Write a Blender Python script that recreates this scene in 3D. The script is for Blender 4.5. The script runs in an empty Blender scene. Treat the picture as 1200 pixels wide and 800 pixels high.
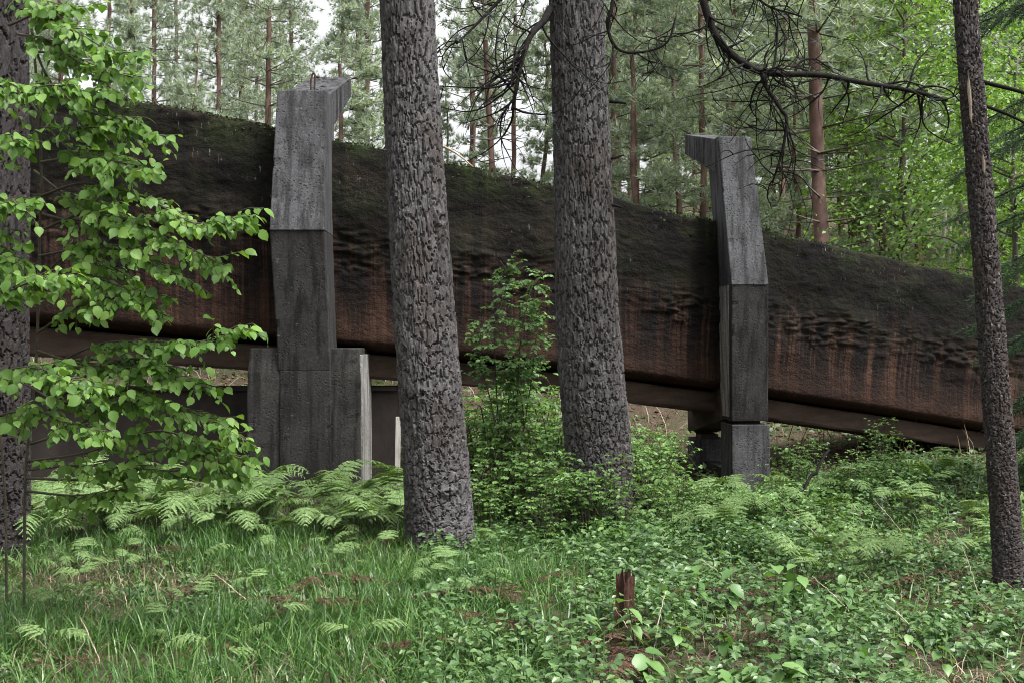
import bpy, math
import numpy as np
from mathutils import Vector, Matrix

S = bpy.context.scene
rng = np.random.default_rng(11)
R = math.radians
F, CAMZ = 1400.0, 1.6          # focal length in photo pixels, eye height in metres

# ------------------------------------------------------------------ camera, sky, sun, exposure
cam = bpy.data.cameras.new("camera")
camo = bpy.data.objects.new("camera", cam)
S.collection.objects.link(camo)
cam.sensor_width = 36.0
cam.lens = 36.0 * F / 1200.0
cam.clip_start, cam.clip_end = 0.05, 3000.0
camo.location = (0, 0, CAMZ)
camo.rotation_euler = (R(90), 0, 0)
S.camera = camo

SUN_EL, SUN_AZ = 60.0, 128.0    # overcast glow, brightest high on the right
world = bpy.data.worlds.new("World")
S.world = world
world.use_nodes = True
wn = world.node_tree
wn.nodes.clear()
sky = wn.nodes.new("ShaderNodeTexSky")
sky.sky_type = 'NISHITA'
sky.sun_disc = False
sky.sun_elevation = R(SUN_EL)
sky.sun_rotation = R(SUN_AZ)
sky.air_density, sky.dust_density, sky.ozone_density = 1.0, 6.0, 1.0
hsv = wn.nodes.new("ShaderNodeHueSaturation")
hsv.inputs["Saturation"].default_value = 0.10
bg = wn.nodes.new("ShaderNodeBackground")
bg.inputs["Strength"].default_value = 0.095
wo = wn.nodes.new("ShaderNodeOutputWorld")
wn.links.new(sky.outputs[0], hsv.inputs["Color"])
wn.links.new(hsv.outputs[0], bg.inputs["Color"])
wn.links.new(bg.outputs[0], wo.inputs["Surface"])

sl = bpy.data.lights.new("sun", 'SUN')
sl.energy, sl.angle, sl.color = 1.5, R(16), (1.0, 0.97, 0.93)
slo = bpy.data.objects.new("sun", sl)
S.collection.objects.link(slo)
_az = R(SUN_AZ)
_sd = Vector((math.sin(_az) * math.cos(R(SUN_EL)), math.cos(_az) * math.cos(R(SUN_EL)), math.sin(R(SUN_EL))))
slo.rotation_euler = _sd.to_track_quat('Z', 'Y').to_euler()

vs = S.view_settings
vs.view_transform, vs.look, vs.gamma, vs.use_curve_mapping = 'Standard', 'None', 1.0, False
vs.exposure = 1.95
S.cycles.filter_width = 1.0

# ------------------------------------------------------------------ numeric helpers
def P(px, py, d):
    return np.array([(px - 600.0) / F * d, d, CAMZ - (py - 400.0) / F * d])

def _h(ix, iy, iz, seed):
    n = (ix.astype(np.int64) * 374761393 + iy.astype(np.int64) * 668265263 + iz.astype(np.int64) * 2147483647 + seed * 974634777) & 0xFFFFFFFF
    n = ((n ^ (n >> 13)) * 1274126177) & 0xFFFFFFFF
    n = ((n ^ (n >> 16)) * 2246822519) & 0xFFFFFFFF
    return ((n ^ (n >> 15)) & 0xFFFFFF) / float(0xFFFFFF)

def vnoise(x, y, z=None, seed=0):
    x = np.asarray(x, float); y = np.asarray(y, float)
    z = np.zeros_like(x) if z is None else np.asarray(z, float)
    xi, yi, zi = np.floor(x), np.floor(y), np.floor(z)
    fx, fy, fz = x - xi, y - yi, z - zi
    fx, fy, fz = [f * f * (3 - 2 * f) for f in (fx, fy, fz)]
    out = 0
    for a in (0, 1):
        wx = fx if a else 1 - fx
        for b in (0, 1):
            wy = fy if b else 1 - fy
            for c in (0, 1):
                wz = fz if c else 1 - fz
                out = out + wx * wy * wz * _h(xi + a, yi + b, zi + c, seed)
    return out * 2 - 1

def fbm(x, y, z=None, octv=4, seed=0):
    o, a, s = 0, 1.0, 1.0
    x = np.asarray(x, float); y = np.asarray(y, float)
    z = np.zeros_like(x) if z is None else np.asarray(z, float)
    for k in range(octv):
        o = o + a * vnoise(x * s, y * s, z * s, seed + k * 17)
        a *= .5; s *= 2.03
    return o / 1.9

def worley(u, v, nper, seed=0):
    """F1, F2 of a jittered grid, periodic in u with nper cells"""
    ui, vi = np.floor(u), np.floor(v)
    f1 = np.full(u.shape, 9.0); f2 = np.full(u.shape, 9.0); cid = np.zeros(u.shape)
    zz = np.zeros_like(ui)
    for a in (-1, 0, 1):
        for b in (-1, 0, 1):
            cu, cv = ui + a, vi + b
            cm = np.mod(cu, nper)
            pu = cu + .12 + .76 * _h(cm, cv, zz, seed)
            pv = cv + .12 + .76 * _h(cm, cv, zz + 1, seed)
            d = np.hypot(u - pu, v - pv)
            near = d < f1
            f2 = np.where(near, f1, np.minimum(f2, d))
            cid = np.where(near, _h(cm, cv, zz + 2, seed), cid)
            f1 = np.where(near, d, f1)
    return f1, f2, cid

def sstep(a, b, x):
    t = np.clip((x - a) / (b - a), 0, 1)
    return t * t * (3 - 2 * t)

def nrm(v):
    v = np.asarray(v, float)
    return v / np.maximum(np.linalg.norm(v, axis=-1, keepdims=True), 1e-9)

def smooth_path(pts, n):
    """Catmull-Rom resample of a polyline"""
    p = np.asarray(pts, float)
    if len(p) < 3:
        t = np.linspace(0, 1, n)[:, None]
        return p[0] * (1 - t) + p[-1] * t
    q = np.vstack([2 * p[0] - p[1], p, 2 * p[-1] - p[-2]])
    seg = len(p) - 1
    t = np.linspace(0, seg - 1e-6, n)
    i = t.astype(int); f = (t - i)[:, None]
    a, b, c, d = q[i], q[i + 1], q[i + 2], q[i + 3]
    return .5 * ((2 * b) + (c - a) * f + (2 * a - 5 * b + 4 * c - d) * f ** 2 + (3 * b - a - 3 * c + d) * f ** 3)

# ------------------------------------------------------------------ mesh building
class MB:
    """collects vertices and polygons, then becomes ONE mesh"""
    def __init__(self):
        self.V, self.P, self.n = [], [], 0
    def add(self, V, Fc, mi=0):
        V = np.asarray(V, float).reshape(-1, 3)
        if isinstance(Fc, np.ndarray):
            Fc = [Fc]
        for f in Fc:
            self.P.append((np.asarray(f, np.int64) + self.n, mi))
        self.V.append(V); self.n += len(V)
    def mesh(self, name, mats, off=(0, 0, 0), smooth=False, uv=None):
        V = np.concatenate(self.V) - np.asarray(off, float)
        me = bpy.data.meshes.new(name)
        idx = np.concatenate([f.ravel() for f, _ in self.P])
        tot = np.concatenate([np.full(len(f), f.shape[1]) for f, _ in self.P])
        mi = np.concatenate([np.full(len(f), m) for f, m in self.P])
        me.vertices.add(len(V)); me.vertices.foreach_set("co", V.ravel().astype(np.float32))
        me.loops.add(len(idx)); me.loops.foreach_set("vertex_index", idx.astype(np.int32))
        me.polygons.add(len(tot))
        me.polygons.foreach_set("loop_start", np.concatenate([[0], np.cumsum(tot)[:-1]]).astype(np.int32))
        me.polygons.foreach_set("material_index", mi.astype(np.int32))
        me.polygons.foreach_set("use_smooth", np.full(len(tot), bool(smooth)))
        for m in (mats if isinstance(mats, (list, tuple)) else [mats]):
            me.materials.append(m)
        if uv is not None:
            l = me.uv_layers.new(name="UVMap")
            l.data.foreach_set("uv", np.asarray(uv, np.float32)[idx].ravel())
        me.update(calc_edges=True)
        return me

def tube(mb, pts, rad, sides=6, mi=0, cap=True):
    p = np.asarray(pts, float); n = len(p)
    rad = np.broadcast_to(np.asarray(rad, float), (n,))
    t = nrm(np.gradient(p, axis=0))
    ref = np.tile(np.array([0.13, 0.21, 0.97]), (n, 1))
    bad = np.abs((t * ref).sum(1)) > .93
    if bad.mean() > .3:
        ref[:] = np.array([0.95, 0.25, 0.12])
    a = nrm(np.cross(t, ref)); b = np.cross(t, a)
    th = np.arange(sides) / sides * 2 * math.pi
    V = p[:, None] + rad[:, None, None] * (np.cos(th)[None, :, None] * a[:, None] + np.sin(th)[None, :, None] * b[:, None])
    i = np.arange(n - 1)[:, None] * sides; j = np.arange(sides)[None]
    k = (j + 1) % sides
    Q = np.stack([i + j, i + k, i + sides + k, i + sides + j], -1).reshape(-1, 4)
    fs = [Q]
    if cap:
        fs.append(np.arange(sides)[None, ::-1]); fs.append((np.arange(sides) + (n - 1) * sides)[None])
    mb.add(V.reshape(-1, 3), fs, mi)

def grid_faces(nr, nc, wrap=False):
    r = np.arange(nr - 1)[:, None]; c = np.arange(nc if wrap else nc - 1)[None]
    c2 = (c + 1) % nc
    return np.stack([r * nc + c, r * nc + c2, (r + 1) * nc + c2, (r + 1) * nc + c], -1).reshape(-1, 4)

def scatter(mb, tV, tF, pos, xd, nd, size, mi=0):
    """copies of a leaf template: x along the leaf, n its face normal"""
    pos = np.asarray(pos, float); n = len(pos)
    if n == 0:
        return
    x = nrm(xd); y = nrm(np.cross(nd, x)); z = np.cross(x, y)
    s = np.broadcast_to(np.asarray(size, float), (n,))[:, None, None]
    V = pos[:, None] + s * (tV[None, :, 0:1] * x[:, None] + tV[None, :, 1:2] * y[:, None] + tV[None, :, 2:3] * z[:, None])
    Fc = (tF[None] + (np.arange(n) * len(tV))[:, None, None]).reshape(-1, tF.shape[1])
    mb.add(V.reshape(-1, 3), Fc, mi)

COL = S.collection
def empty(name, loc, label, cat, group=None, rz=0.0):
    o = bpy.data.objects.new(name, None)
    COL.objects.link(o)
    o.location = tuple(float(v) for v in loc); o.rotation_euler = (0, 0, rz)
    o.empty_display_size = .2
    tag(o, label, cat, group)
    return o
def tag(o, label=None, cat=None, group=None, kind=None):
    if label: o["label"] = label
    if cat: o["category"] = cat
    if group: o["group"] = group
    if kind: o["kind"] = kind
    return o
def obj(name, me, parent=None, kind=None):
    o = bpy.data.objects.new(name, me)
    COL.objects.link(o)
    if parent is not None: o.parent = parent
    if kind: o["kind"] = kind
    return o
def part(root, name, mb, mats, smooth=False, uv=None, kind=None):
    """world-space geometry as a child of an unrotated Empty"""
    return obj(name, mb.mesh(name, mats, root.location, smooth, uv), root, kind)

# ------------------------------------------------------------------ materials
def new_mat(name):
    m = bpy.data.materials.new(name); m.use_nodes = True
    nt = m.node_tree; nt.nodes.clear()
    out = nt.nodes.new("ShaderNodeOutputMaterial")
    return m, nt, out
def N(nt, typ, **kw):
    n = nt.nodes.new(typ)
    for k, v in kw.items():
        if k.startswith("i_"):
            n.inputs[k[2:].replace("_", " ")].default_value = v
        else:
            setattr(n, k, v)
    return n
def ramp(nt, stops, src=None, interp='LINEAR'):
    r = nt.nodes.new("ShaderNodeValToRGB")
    e = r.color_ramp.elements; r.color_ramp.interpolation = interp
    while len(e) > 1: e.remove(e[0])
    e[0].position = stops[0][0]
    for k, (p, c) in enumerate(stops):
        el = e[0] if k == 0 else e.new(p)
        c = (c, c, c) if isinstance(c, (int, float)) else c
        el.color = (c[0], c[1], c[2], 1)
    if src is not None: nt.links.new(src, r.inputs[0])
    return r
def noise(nt, vec, scale, detail=4, rough=.55, mul=None, typ="ShaderNodeTexNoise"):
    if mul is not None:
        mp = nt.nodes.new("ShaderNodeMapping"); mp.inputs["Scale"].default_value = mul
        nt.links.new(vec, mp.inputs["Vector"]); vec = mp.outputs[0]
    n = nt.nodes.new(typ); n.inputs["Scale"].default_value = scale
    if typ == "ShaderNodeTexNoise":
        n.inputs["Detail"].default_value = detail; n.inputs["Roughness"].default_value = rough
    nt.links.new(vec, n.inputs["Vector"])
    return n
def mix(nt, fac, a, b, blend='MIX'):
    m = nt.nodes.new("ShaderNodeMix"); m.data_type = 'RGBA'; m.blend_type = blend
    for sock, v in ((m.inputs[0], fac), (m.inputs[6], a), (m.inputs[7], b)):
        if isinstance(v, bpy.types.NodeSocket): nt.links.new(v, sock)
        elif isinstance(v, (int, float)): sock.default_value = v
        else: sock.default_value = (v[0], v[1], v[2], 1)
    return m.outputs[2]
def math_n(nt, op, a, b=0.0):
    m = nt.nodes.new("ShaderNodeMath"); m.operation = op
    for s, v in ((m.inputs[0], a), (m.inputs[1], b)):
        if isinstance(v, bpy.types.NodeSocket): nt.links.new(v, s)
        else: s.default_value = v
    return m.outputs[0]
def bump(nt, h, strength, dist):
    b = nt.nodes.new("ShaderNodeBump"); b.inputs["Strength"].default_value = strength; b.inputs["Distance"].default_value = dist
    nt.links.new(h, b.inputs["Height"])
    return b.outputs[0]
def principled(nt, out, col, rough=.9, nor=None, spec=.3):
    b = nt.nodes.new("ShaderNodeBsdfPrincipled")
    if isinstance(col, bpy.types.NodeSocket): nt.links.new(col, b.inputs["Base Color"])
    else: b.inputs["Base Color"].default_value = (*col, 1)
    if isinstance(rough, bpy.types.NodeSocket): nt.links.new(rough, b.inputs["Roughness"])
    else: b.inputs["Roughness"].default_value = rough
    b.inputs["Specular IOR Level"].default_value = spec
    if nor is not None: nt.links.new(nor, b.inputs["Normal"])
    if out is not None: nt.links.new(b.outputs[0], out.inputs["Surface"])
    return b

def leaf_mat(name, c0, c1, c2, trans=.35, rough=.45, spec=.4):
    m, nt, out = new_mat(name)
    g = N(nt, "ShaderNodeNewGeometry"); oi = N(nt, "ShaderNodeObjectInfo")
    r = math_n(nt, 'FRACT', math_n(nt, 'ADD', g.outputs["Random Per Island"], oi.outputs["Random"]))
    tc = N(nt, "ShaderNodeTexCoord")
    nz = noise(nt, g.outputs["Position"], 1.1, 3)
    f = math_n(nt, 'ADD', math_n(nt, 'MULTIPLY', r, .7), math_n(nt, 'MULTIPLY', math_n(nt, 'SUBTRACT', nz.outputs[0], .3), .55))
    c = ramp(nt, [(.05, c0), (.5, c1), (.95, c2)], f).outputs[0]
    b = principled(nt, None, c, rough, None, spec)
    t = N(nt, "ShaderNodeBsdfTranslucent")
    tcol = mix(nt, 1.0, c, (1.25, 1.3, .55), 'MULTIPLY')
    nt.links.new(tcol, t.inputs["Color"])
    ms = N(nt, "ShaderNodeMixShader"); ms.inputs[0].default_value = trans
    nt.links.new(b.outputs[0], ms.inputs[1]); nt.links.new(t.outputs[0], ms.inputs[2])
    nt.links.new(ms.outputs[0], out.inputs["Surface"])
    return m

def simple_noise_mat(name, stops, scale, rough=.9, bscale=60, bstr=.4, bdist=.01, mul=None, spec=.25):
    m, nt, out = new_mat(name)
    tc = N(nt, "ShaderNodeTexCoord")
    nz = noise(nt, tc.outputs["Object"], scale, 6, .62, mul)
    c = ramp(nt, stops, nz.outputs[0]).outputs[0]
    nb = noise(nt, tc.outputs["Object"], bscale, 4, .6, mul)
    principled(nt, out, c, rough, bump(nt, nb.outputs[0], bstr, bdist), spec)
    return m

def concrete_mat(name, light, dark, stain, pit=.55):
    m, nt, out = new_mat(name)
    tc = N(nt, "ShaderNodeTexCoord"); v = tc.outputs["Object"]
    big = noise(nt, v, 1.6, 5, .6)
    fine = noise(nt, v, 45, 5, .7)
    st = noise(nt, v, 2.2, 6, .65, (5.0, 5.0, .45))
    c = mix(nt, ramp(nt, [(.35, 0.), (.65, 1.)], big.outputs[0]).outputs[0], dark, light)
    c = mix(nt, ramp(nt, [(.45, 0.), (.60, .85)], st.outputs[0]).outputs[0], c, stain)
    c = mix(nt, .6, c, ramp(nt, [(.33, .40), (.5, .95), (.70, 1.75)], fine.outputs[0]).outputs[0], 'MULTIPLY')
    pv = noise(nt, v, 26, typ="ShaderNodeTexVoronoi")
    pm = noise(nt, v, 5.0, 3)
    pits = math_n(nt, 'MULTIPLY', ramp(nt, [(.20, 1.), (.32, 0.)], pv.outputs["Distance"]).outputs[0],
                  ramp(nt, [(.47, 0.), (.56, 1.)], pm.outputs[0]).outputs[0])
    h = math_n(nt, 'SUBTRACT', fine.outputs[0], math_n(nt, 'MULTIPLY', pits, 1.8))
    li = noise(nt, v, 9, 5, .7)
    c = mix(nt, ramp(nt, [(.66, 0.), (.72, .7)], li.outputs[0]).outputs[0], c, (.13, .13, .13))
    c = mix(nt, math_n(nt, 'MULTIPLY', pits, .7), c, (.025, .024, .023))
    principled(nt, out, c, .93, bump(nt, h, .55, .012), .2)
    return m

M = {}
M['pillar'] = concrete_mat('weathered_concrete', (.080, .081, .087), (.044, .0435, .046), (.018, .018, .018))
M['shaft'] = concrete_mat('dark_shaft_concrete', (.040, .038, .037), (.022, .0205, .0195), (.009, .0095, .0085))  # darker concrete for the column below its kink
M['whitish'] = concrete_mat('pale_side_concrete', (.30, .295, .28), (.19, .185, .175), (.075, .07, .065))  # paler concrete for the thin side slabs
M['pier'] = concrete_mat('stained_pier_concrete', (.036, .034, .032), (.020, .019, .0175), (.0085, .0082, .0078))
M['lowwall'] = simple_noise_mat('low_wall_concrete', [(.3, (.012, .010, .009)), (.55, (.029, .023, .020)), (.75, (.043, .037, .033))], 2.5, bscale=30, mul=(1, 1, .6))
M['beam'] = simple_noise_mat('stained_beam_concrete', [(.3, (.013, .009, .007)), (.5, (.034, .022, .016)), (.75, (.062, .044, .033))], 2.2, bscale=40, mul=(.6, .6, 3.0))
M['rebar'] = simple_noise_mat('rusty_iron', [(.3, (.02, .014, .012)), (.7, (.06, .035, .025))], 30)
M['lit_corner'] = simple_noise_mat('lit_corner_pale', [(.3, (.25, .23, .20)), (.7, (.48, .46, .42))], 8, mul=(3, 3, .4))  # pale tone standing in for light on a wall corner
M['dead_twig'] = simple_noise_mat('dark_twig_bark', [(.3, (.005, .0045, .0045)), (.7, (.015, .013, .0125))], 20, spec=.1)
M['stem'] = simple_noise_mat('green_brown_stem', [(.3, (.03, .028, .018)), (.7, (.075, .068, .045))], 14)
M['straw'] = simple_noise_mat('pale_dead_stem', [(.3, (.22, .17, .12)), (.7, (.42, .36, .28))], 14)
M['rot'] = simple_noise_mat('rotten_red_wood', [(.3, (.018, .009, .007)), (.55, (.055, .024, .015)), (.75, (.11, .058, .036))], 14, mul=(1, 1, .3), bscale=60, bstr=.9, bdist=.02)

def track_mat():
    m, nt, out = new_mat('stained_track_concrete')
    uv = N(nt, "ShaderNodeUVMap"); uv.uv_map = "UVMap"
    v = uv.outputs[0]
    sep = N(nt, "ShaderNodeSeparateXYZ"); nt.links.new(v, sep.inputs[0])
    u, t = sep.outputs[0], sep.outputs[1]
    big = noise(nt, v, 1.0, 5, .6, (.8, 3.2, 1))
    fine = noise(nt, v, 1.0, 6, .72, (11, 38, 1))
    drip = noise(nt, v, 1.0, 6, .72, (5.5, .45, 1))
    drip2 = noise(nt, v, 1.0, 5, .7, (26, .9, 1))
    # rust-brown lower half: streaked
    red = ramp(nt, [(.28, (.011, .0068, .0055)), (.5, (.036, .0185, .0125)), (.72, (.074, .041, .028))], big.outputs[0]).outputs[0]
    red = mix(nt, .6, red, ramp(nt, [(.3, .45), (.7, 1.5)], fine.outputs[0]).outputs[0], 'MULTIPLY')
    # boundary between wet mossy top and dry bottom
    edge = math_n(nt, 'ADD', t, math_n(nt, 'MULTIPLY', math_n(nt, 'SUBTRACT', big.outputs[0], .5), .62))
    up = ramp(nt, [(.44, 0.), (.68, .93)], edge).outputs[0]
    dr = math_n(nt, 'MULTIPLY', ramp(nt, [(.46, 0.), (.53, .95)], drip.outputs[0]).outputs[0], ramp(nt, [(.08, .15), (.40, 1.)], t).outputs[0])
    dr2 = math_n(nt, 'MULTIPLY', ramp(nt, [(.49, 0.), (.55, .85)], drip2.outputs[0]).outputs[0], ramp(nt, [(.05, 0.), (.35, 1.)], t).outputs[0])
    black = (.006, .0055, .0055)
    red = mix(nt, dr, red, black); red = mix(nt, dr2, red, black)
    moss = ramp(nt, [(.30, (.0028, .0026, .0024)), (.52, (.0078, .0070, .0058)), (.72, (.021, .0170, .0130))], big.outputs[0]).outputs[0]
    moss = mix(nt, .7, moss, ramp(nt, [(.3, .45), (.7, 1.7)], fine.outputs[0]).outputs[0], 'MULTIPLY')
    gm = noise(nt, v, 1.0, 5, .65, (1.6, 7, 1))
    gtop = math_n(nt, 'MULTIPLY', ramp(nt, [(.46, 0.), (.66, .9)], gm.outputs[0]).outputs[0], ramp(nt, [(.5, .10), (.86, .30), (.95, .65), (.985, 1.)], t).outputs[0])
    moss = mix(nt, gtop, moss, (.022, .034, .010))
    moss = mix(nt, math_n(nt, 'MULTIPLY', ramp(nt, [(.50, 0.), (.58, .75)], drip.outputs[0]).outputs[0], .8), moss, black)
    c = mix(nt, up, red, moss)
    # pale lichen runs high on the wall
    ls = noise(nt, v, 1.0, 5, .7, (30, 15, 1)); lm = noise(nt, v, 1.0, 3, .5, (1.1, 3, 1))
    lf = math_n(nt, 'MULTIPLY', ramp(nt, [(.61, 0.), (.67, .8)], ls.outputs[0]).outputs[0], ramp(nt, [(.50, 0.), (.60, 1.)], lm.outputs[0]).outputs[0])
    lf = math_n(nt, 'MULTIPLY', lf, ramp(nt, [(.5, 0.), (.72, 1.)], t).outputs[0])
    c = mix(nt, lf, c, (.19, .195, .18))
    principled(nt, out, c, .95, bump(nt, fine.outputs[0], 1.0, .04), .12)
    return m
M['track'] = track_mat()

def bark_mat(name, dark, mid, light, lichen, red=(.10, .055, .04), lf=.70):
    m, nt, out = new_mat(name)
    uv = N(nt, "ShaderNodeUVMap"); uv.uv_map = "UVMap"; v = uv.outputs[0]
    a = noise(nt, v, 1.0, 6, .7, (26, 9, 1)); b = noise(nt, v, 1.0, 4, .6, (3, 1.2, 1))
    g = N(nt, "ShaderNodeTexCoord")
    f = noise(nt, v, 1.0, 6, .75, (110, 60, 1))
    c = ramp(nt, [(.28, dark), (.5, mid), (.74, light)], a.outputs[0]).outputs[0]
    c = mix(nt, ramp(nt, [(.52, 0.), (.70, .7)], b.outputs[0]).outputs[0], c, red)
    c = mix(nt, .65, c, ramp(nt, [(.3, .5), (.7, 1.6)], f.outputs[0]).outputs[0], 'MULTIPLY')
    dr = noise(nt, v, 1.0, 4, .6, (1.6, .9, 1))
    c = mix(nt, .8, c, ramp(nt, [(.32, (.62, .58, .56)), (.5, (1.0, 1.0, 1.0)), (.68, (1.45, 1.45, 1.5))], dr.outputs[0]).outputs[0], 'MULTIPLY')
    l = noise(nt, v, 1.0, 5, .7, (34, 22, 1))
    c = mix(nt, ramp(nt, [(lf - .06, 0.), (lf, .75)], l.outputs[0]).outputs[0], c, lichen)
    h = math_n(nt, 'ADD', a.outputs[0], math_n(nt, 'MULTIPLY', f.outputs[0], .5))
    principled(nt, out, c, .92, bump(nt, h, .8, .012), .25)
    return m
M['bark'] = bark_mat('furrowed_pine_bark', (.014, .0125, .0125), (.053, .0495, .050), (.125, .119, .120), (.26, .255, .25), (.042, .032, .028))
M['bark_dark'] = bark_mat('dark_pine_bark', (.009, .008, .008), (.022, .019, .019), (.044, .040, .040), (.10, .095, .09), (.020, .014, .012))
M['bark_thin'] = bark_mat('scaly_thin_bark', (.014, .012, .012), (.034, .029, .028), (.065, .056, .056), (.22, .21, .205), (.038, .025, .02), lf=.65)
M['strip'] = simple_noise_mat('stripped_pale_wood', [(.3, (.09, .07, .05)), (.7, (.22, .18, .14))], 9, mul=(4, 4, .5))
M['bark_red'] = simple_noise_mat('reddish_pine_bark', [(.3, (.045, .030, .026)), (.5, (.11, .066, .054)), (.75, (.20, .14, .115))], 5, mul=(1, 1, .5), bscale=16, bdist=.03)
M['bark_grey'] = simple_noise_mat('grey_brown_bark', [(.3, (.05, .042, .036)), (.7, (.15, .125, .11))], 6, mul=(1, 1, .4))
M['bark_pale'] = simple_noise_mat('bleached_wood', [(.3, (.24, .22, .20)), (.7, (.48, .46, .43))], 6, mul=(1, 1, .3))

M['hazel'] = leaf_mat('hazel_leaf', (.045, .105, .018), (.105, .205, .038), (.185, .30, .072), .42, .5, .3)
M['seedling'] = leaf_mat('seedling_leaf', (.055, .125, .035), (.10, .20, .055), (.17, .28, .09), .32, .42)
M['bramble'] = leaf_mat('bramble_leaf', (.045, .100, .028), (.105, .20, .055), (.195, .31, .10), .36, .40)
M['cover'] = leaf_mat('ground_leaf', (.022, .056, .018), (.068, .136, .042), (.16, .25, .10), .30, .36)
M['fern'] = leaf_mat('bracken_frond', (.075, .135, .045), (.135, .215, .075), (.22, .31, .13), .32, .62, .2)
M['dead_fern'] = leaf_mat('dead_bracken', (.022, .012, .009), (.060, .030, .020), (.14, .085, .058), .15, .8, .15)
M['grass'] = leaf_mat('grass_blade', (.018, .052, .013), (.056, .130, .031), (.135, .23, .062), .32, .36)
M['straw_grass'] = leaf_mat('dry_grass', (.13, .09, .055), (.24, .19, .13), (.38, .33, .25), .2, .7)
M['moss'] = leaf_mat('edge_moss', (.010, .013, .007), (.022, .034, .011), (.060, .085, .026), .15, .8, .15)
M['litter'] = leaf_mat('leaf_litter', (.035, .020, .014), (.085, .048, .032), (.20, .13, .09), .1, .8, .2)
M['needle'] = leaf_mat('pine_needles', (.10, .135, .112), (.28, .34, .29), (.50, .56, .49), .42, .45)
M['needle_dark'] = leaf_mat('dark_needle_tufts', (.022, .036, .036), (.040, .060, .058), (.065, .09, .085), .15, .5)
M['spruce'] = leaf_mat('spruce_needles', (.014, .034, .014), (.028, .062, .024), (.06, .115, .042), .15, .5)
M['beech'] = leaf_mat('broad_leaf', (.060, .130, .030), (.145, .26, .062), (.27, .40, .12), .42, .42)
M['scrub'] = leaf_mat('scrub_leaf', (.055, .095, .036), (.11, .165, .065), (.21, .26, .12), .3, .55)

def ground_mat():
    m, nt, out = new_mat('forest_soil')
    g = N(nt, "ShaderNodeNewGeometry"); v = g.outputs["Position"]
    a = noise(nt, v, 1.3, 6, .65); b = noise(nt, v, 22, 5, .7)
    c = ramp(nt, [(.3, (.022, .016, .012)), (.5, (.055, .038, .027)), (.7, (.10, .072, .05))], b.outputs[0]).outputs[0]
    c = mix(nt, ramp(nt, [(.45, 0.), (.6, .75)], a.outputs[0]).outputs[0], c, (.035, .055, .022))
    principled(nt, out, c, .95, bump(nt, b.outputs[0], .9, .04), .2)
    return m
M['ground'] = ground_mat()

# ------------------------------------------------------------------ terrain
def gz(x, y):
    x = np.asarray(x, float); y = np.asarray(y, float)
    rise = np.log1p(np.exp(np.clip((y - 16.3) / 1.2, -30, 30))) * 1.2
    rise = np.where(y > 45, rise, rise)
    z = .235 * np.minimum(rise, 55) + .05 * np.maximum(np.minimum(rise, 80) - 55, 0)
    z = z - .30 * sstep(.2, 3.2, x) * sstep(9.5, 13.5, y) * (1 - .0 * x)
    z = z + .50 * np.exp(-(((x - 3.9) / 1.25) ** 2 + ((y - 11.6) / 1.3) ** 2))
    z = z + .10 * fbm(x * .45, y * .45, None, 3, 5) + .035 * fbm(x * 2.1, y * 2.1, None, 3, 9)
    return z
def axis(lo, hi, n, c, p=2.2):
    t = np.linspace(-1, 1, n)
    s = np.sign(t) * np.abs(t) ** p
    return np.where(s < 0, c + s * (c - lo), c + s * (hi - c))
gx = axis(-160, 160, 240, 0.5); gy = axis(-40, 260, 260, 10.0)
X, Y = np.meshgrid(gx, gy)
mb = MB(); mb.add(np.stack([X, Y, gz(X, Y)], -1), grid_faces(len(gy), len(gx)))
obj('ground', mb.mesh('ground', M['ground'], smooth=True), kind='structure')

# ------------------------------------------------------------------ banked concrete track
_px = np.array([-80, 40, 200, 355, 480, 600, 735, 870, 1010, 1150, 1300, 1450], float)
_dd = np.array([13.1, 12.95, 12.9, 13.0, 13.2, 13.5, 14.05, 14.7, 15.6, 16.6, 17.9, 19.4])
_tp = np.array([78, 101, 128, 156, 181, 208, 238, 267, 296, 327, 361, 396], float)
_bt = np.array([410, 419, 430, 439, 447, 457, 471, 486, 505, 526, 549, 574], float)
fd, ft, fb = (np.polyfit(_px / 1000, a, 4) for a in (_dd, _tp, _bt))
def track_at(px):
    q = px / 1000.0
    d = np.polyval(fd, q)
    return (px - 600) / F * d, d, CAMZ - (np.polyval(ft, q) - 400) / F * d, CAMZ - (np.polyval(fb, q) - 400) / F * d
px = np.linspace(-200, 1460, 760)
tx, ty, tzt, tzb = track_at(px)
arc = np.concatenate([[0], np.cumsum(np.hypot(np.diff(tx), np.diff(ty)))])
tn = nrm(np.stack([-np.gradient(ty), np.gradient(tx)], -1))     # inward, away from the viewer
tzt = tzt + .035 * fbm(arc * 1.7, arc * 0, None, 4, 3)
prof = np.array([(.112, 1.05), (.112, .62), (.118, .42), (.132, .22), (.145, .10), (.16, .055), (.19, .045), (.25, .05), (.29, .045), (.36, .035), (.45, .015),
                 (.52, -.01), (.60, -.03), (.70, -.045), (.82, -.06), (.93, -.07), (.985, -.065), (.998, -.045), (1.0, .05), (.997, .16), (.97, .20)])
k = np.concatenate([[0], np.cumsum(np.hypot(np.diff(prof[:, 0]) * 3, np.diff(prof[:, 1])))])
kk = np.linspace(0, k[-1], 190)
pt, po = np.interp(kk, k, prof[:, 0]), np.interp(kk, k, prof[:, 1])
for _ in range(1):
    pt[1:-1] = (pt[:-2] + 2 * pt[1:-1] + pt[2:]) / 4; po[1:-1] = (po[:-2] + 2 * po[1:-1] + po[2:]) / 4
A, T = np.meshgrid(arc, pt, indexing='ij'); O = np.tile(po, (len(arc), 1))
Z = tzb[:, None] + (tzt - tzb)[:, None] * T
wav = fbm(A * .55, Z * .8, None, 3, 21)
rip = fbm(A * 4.6 + wav * 2.0, Z * 13 + wav * 5 + A * .8, None, 5, 31)
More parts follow.
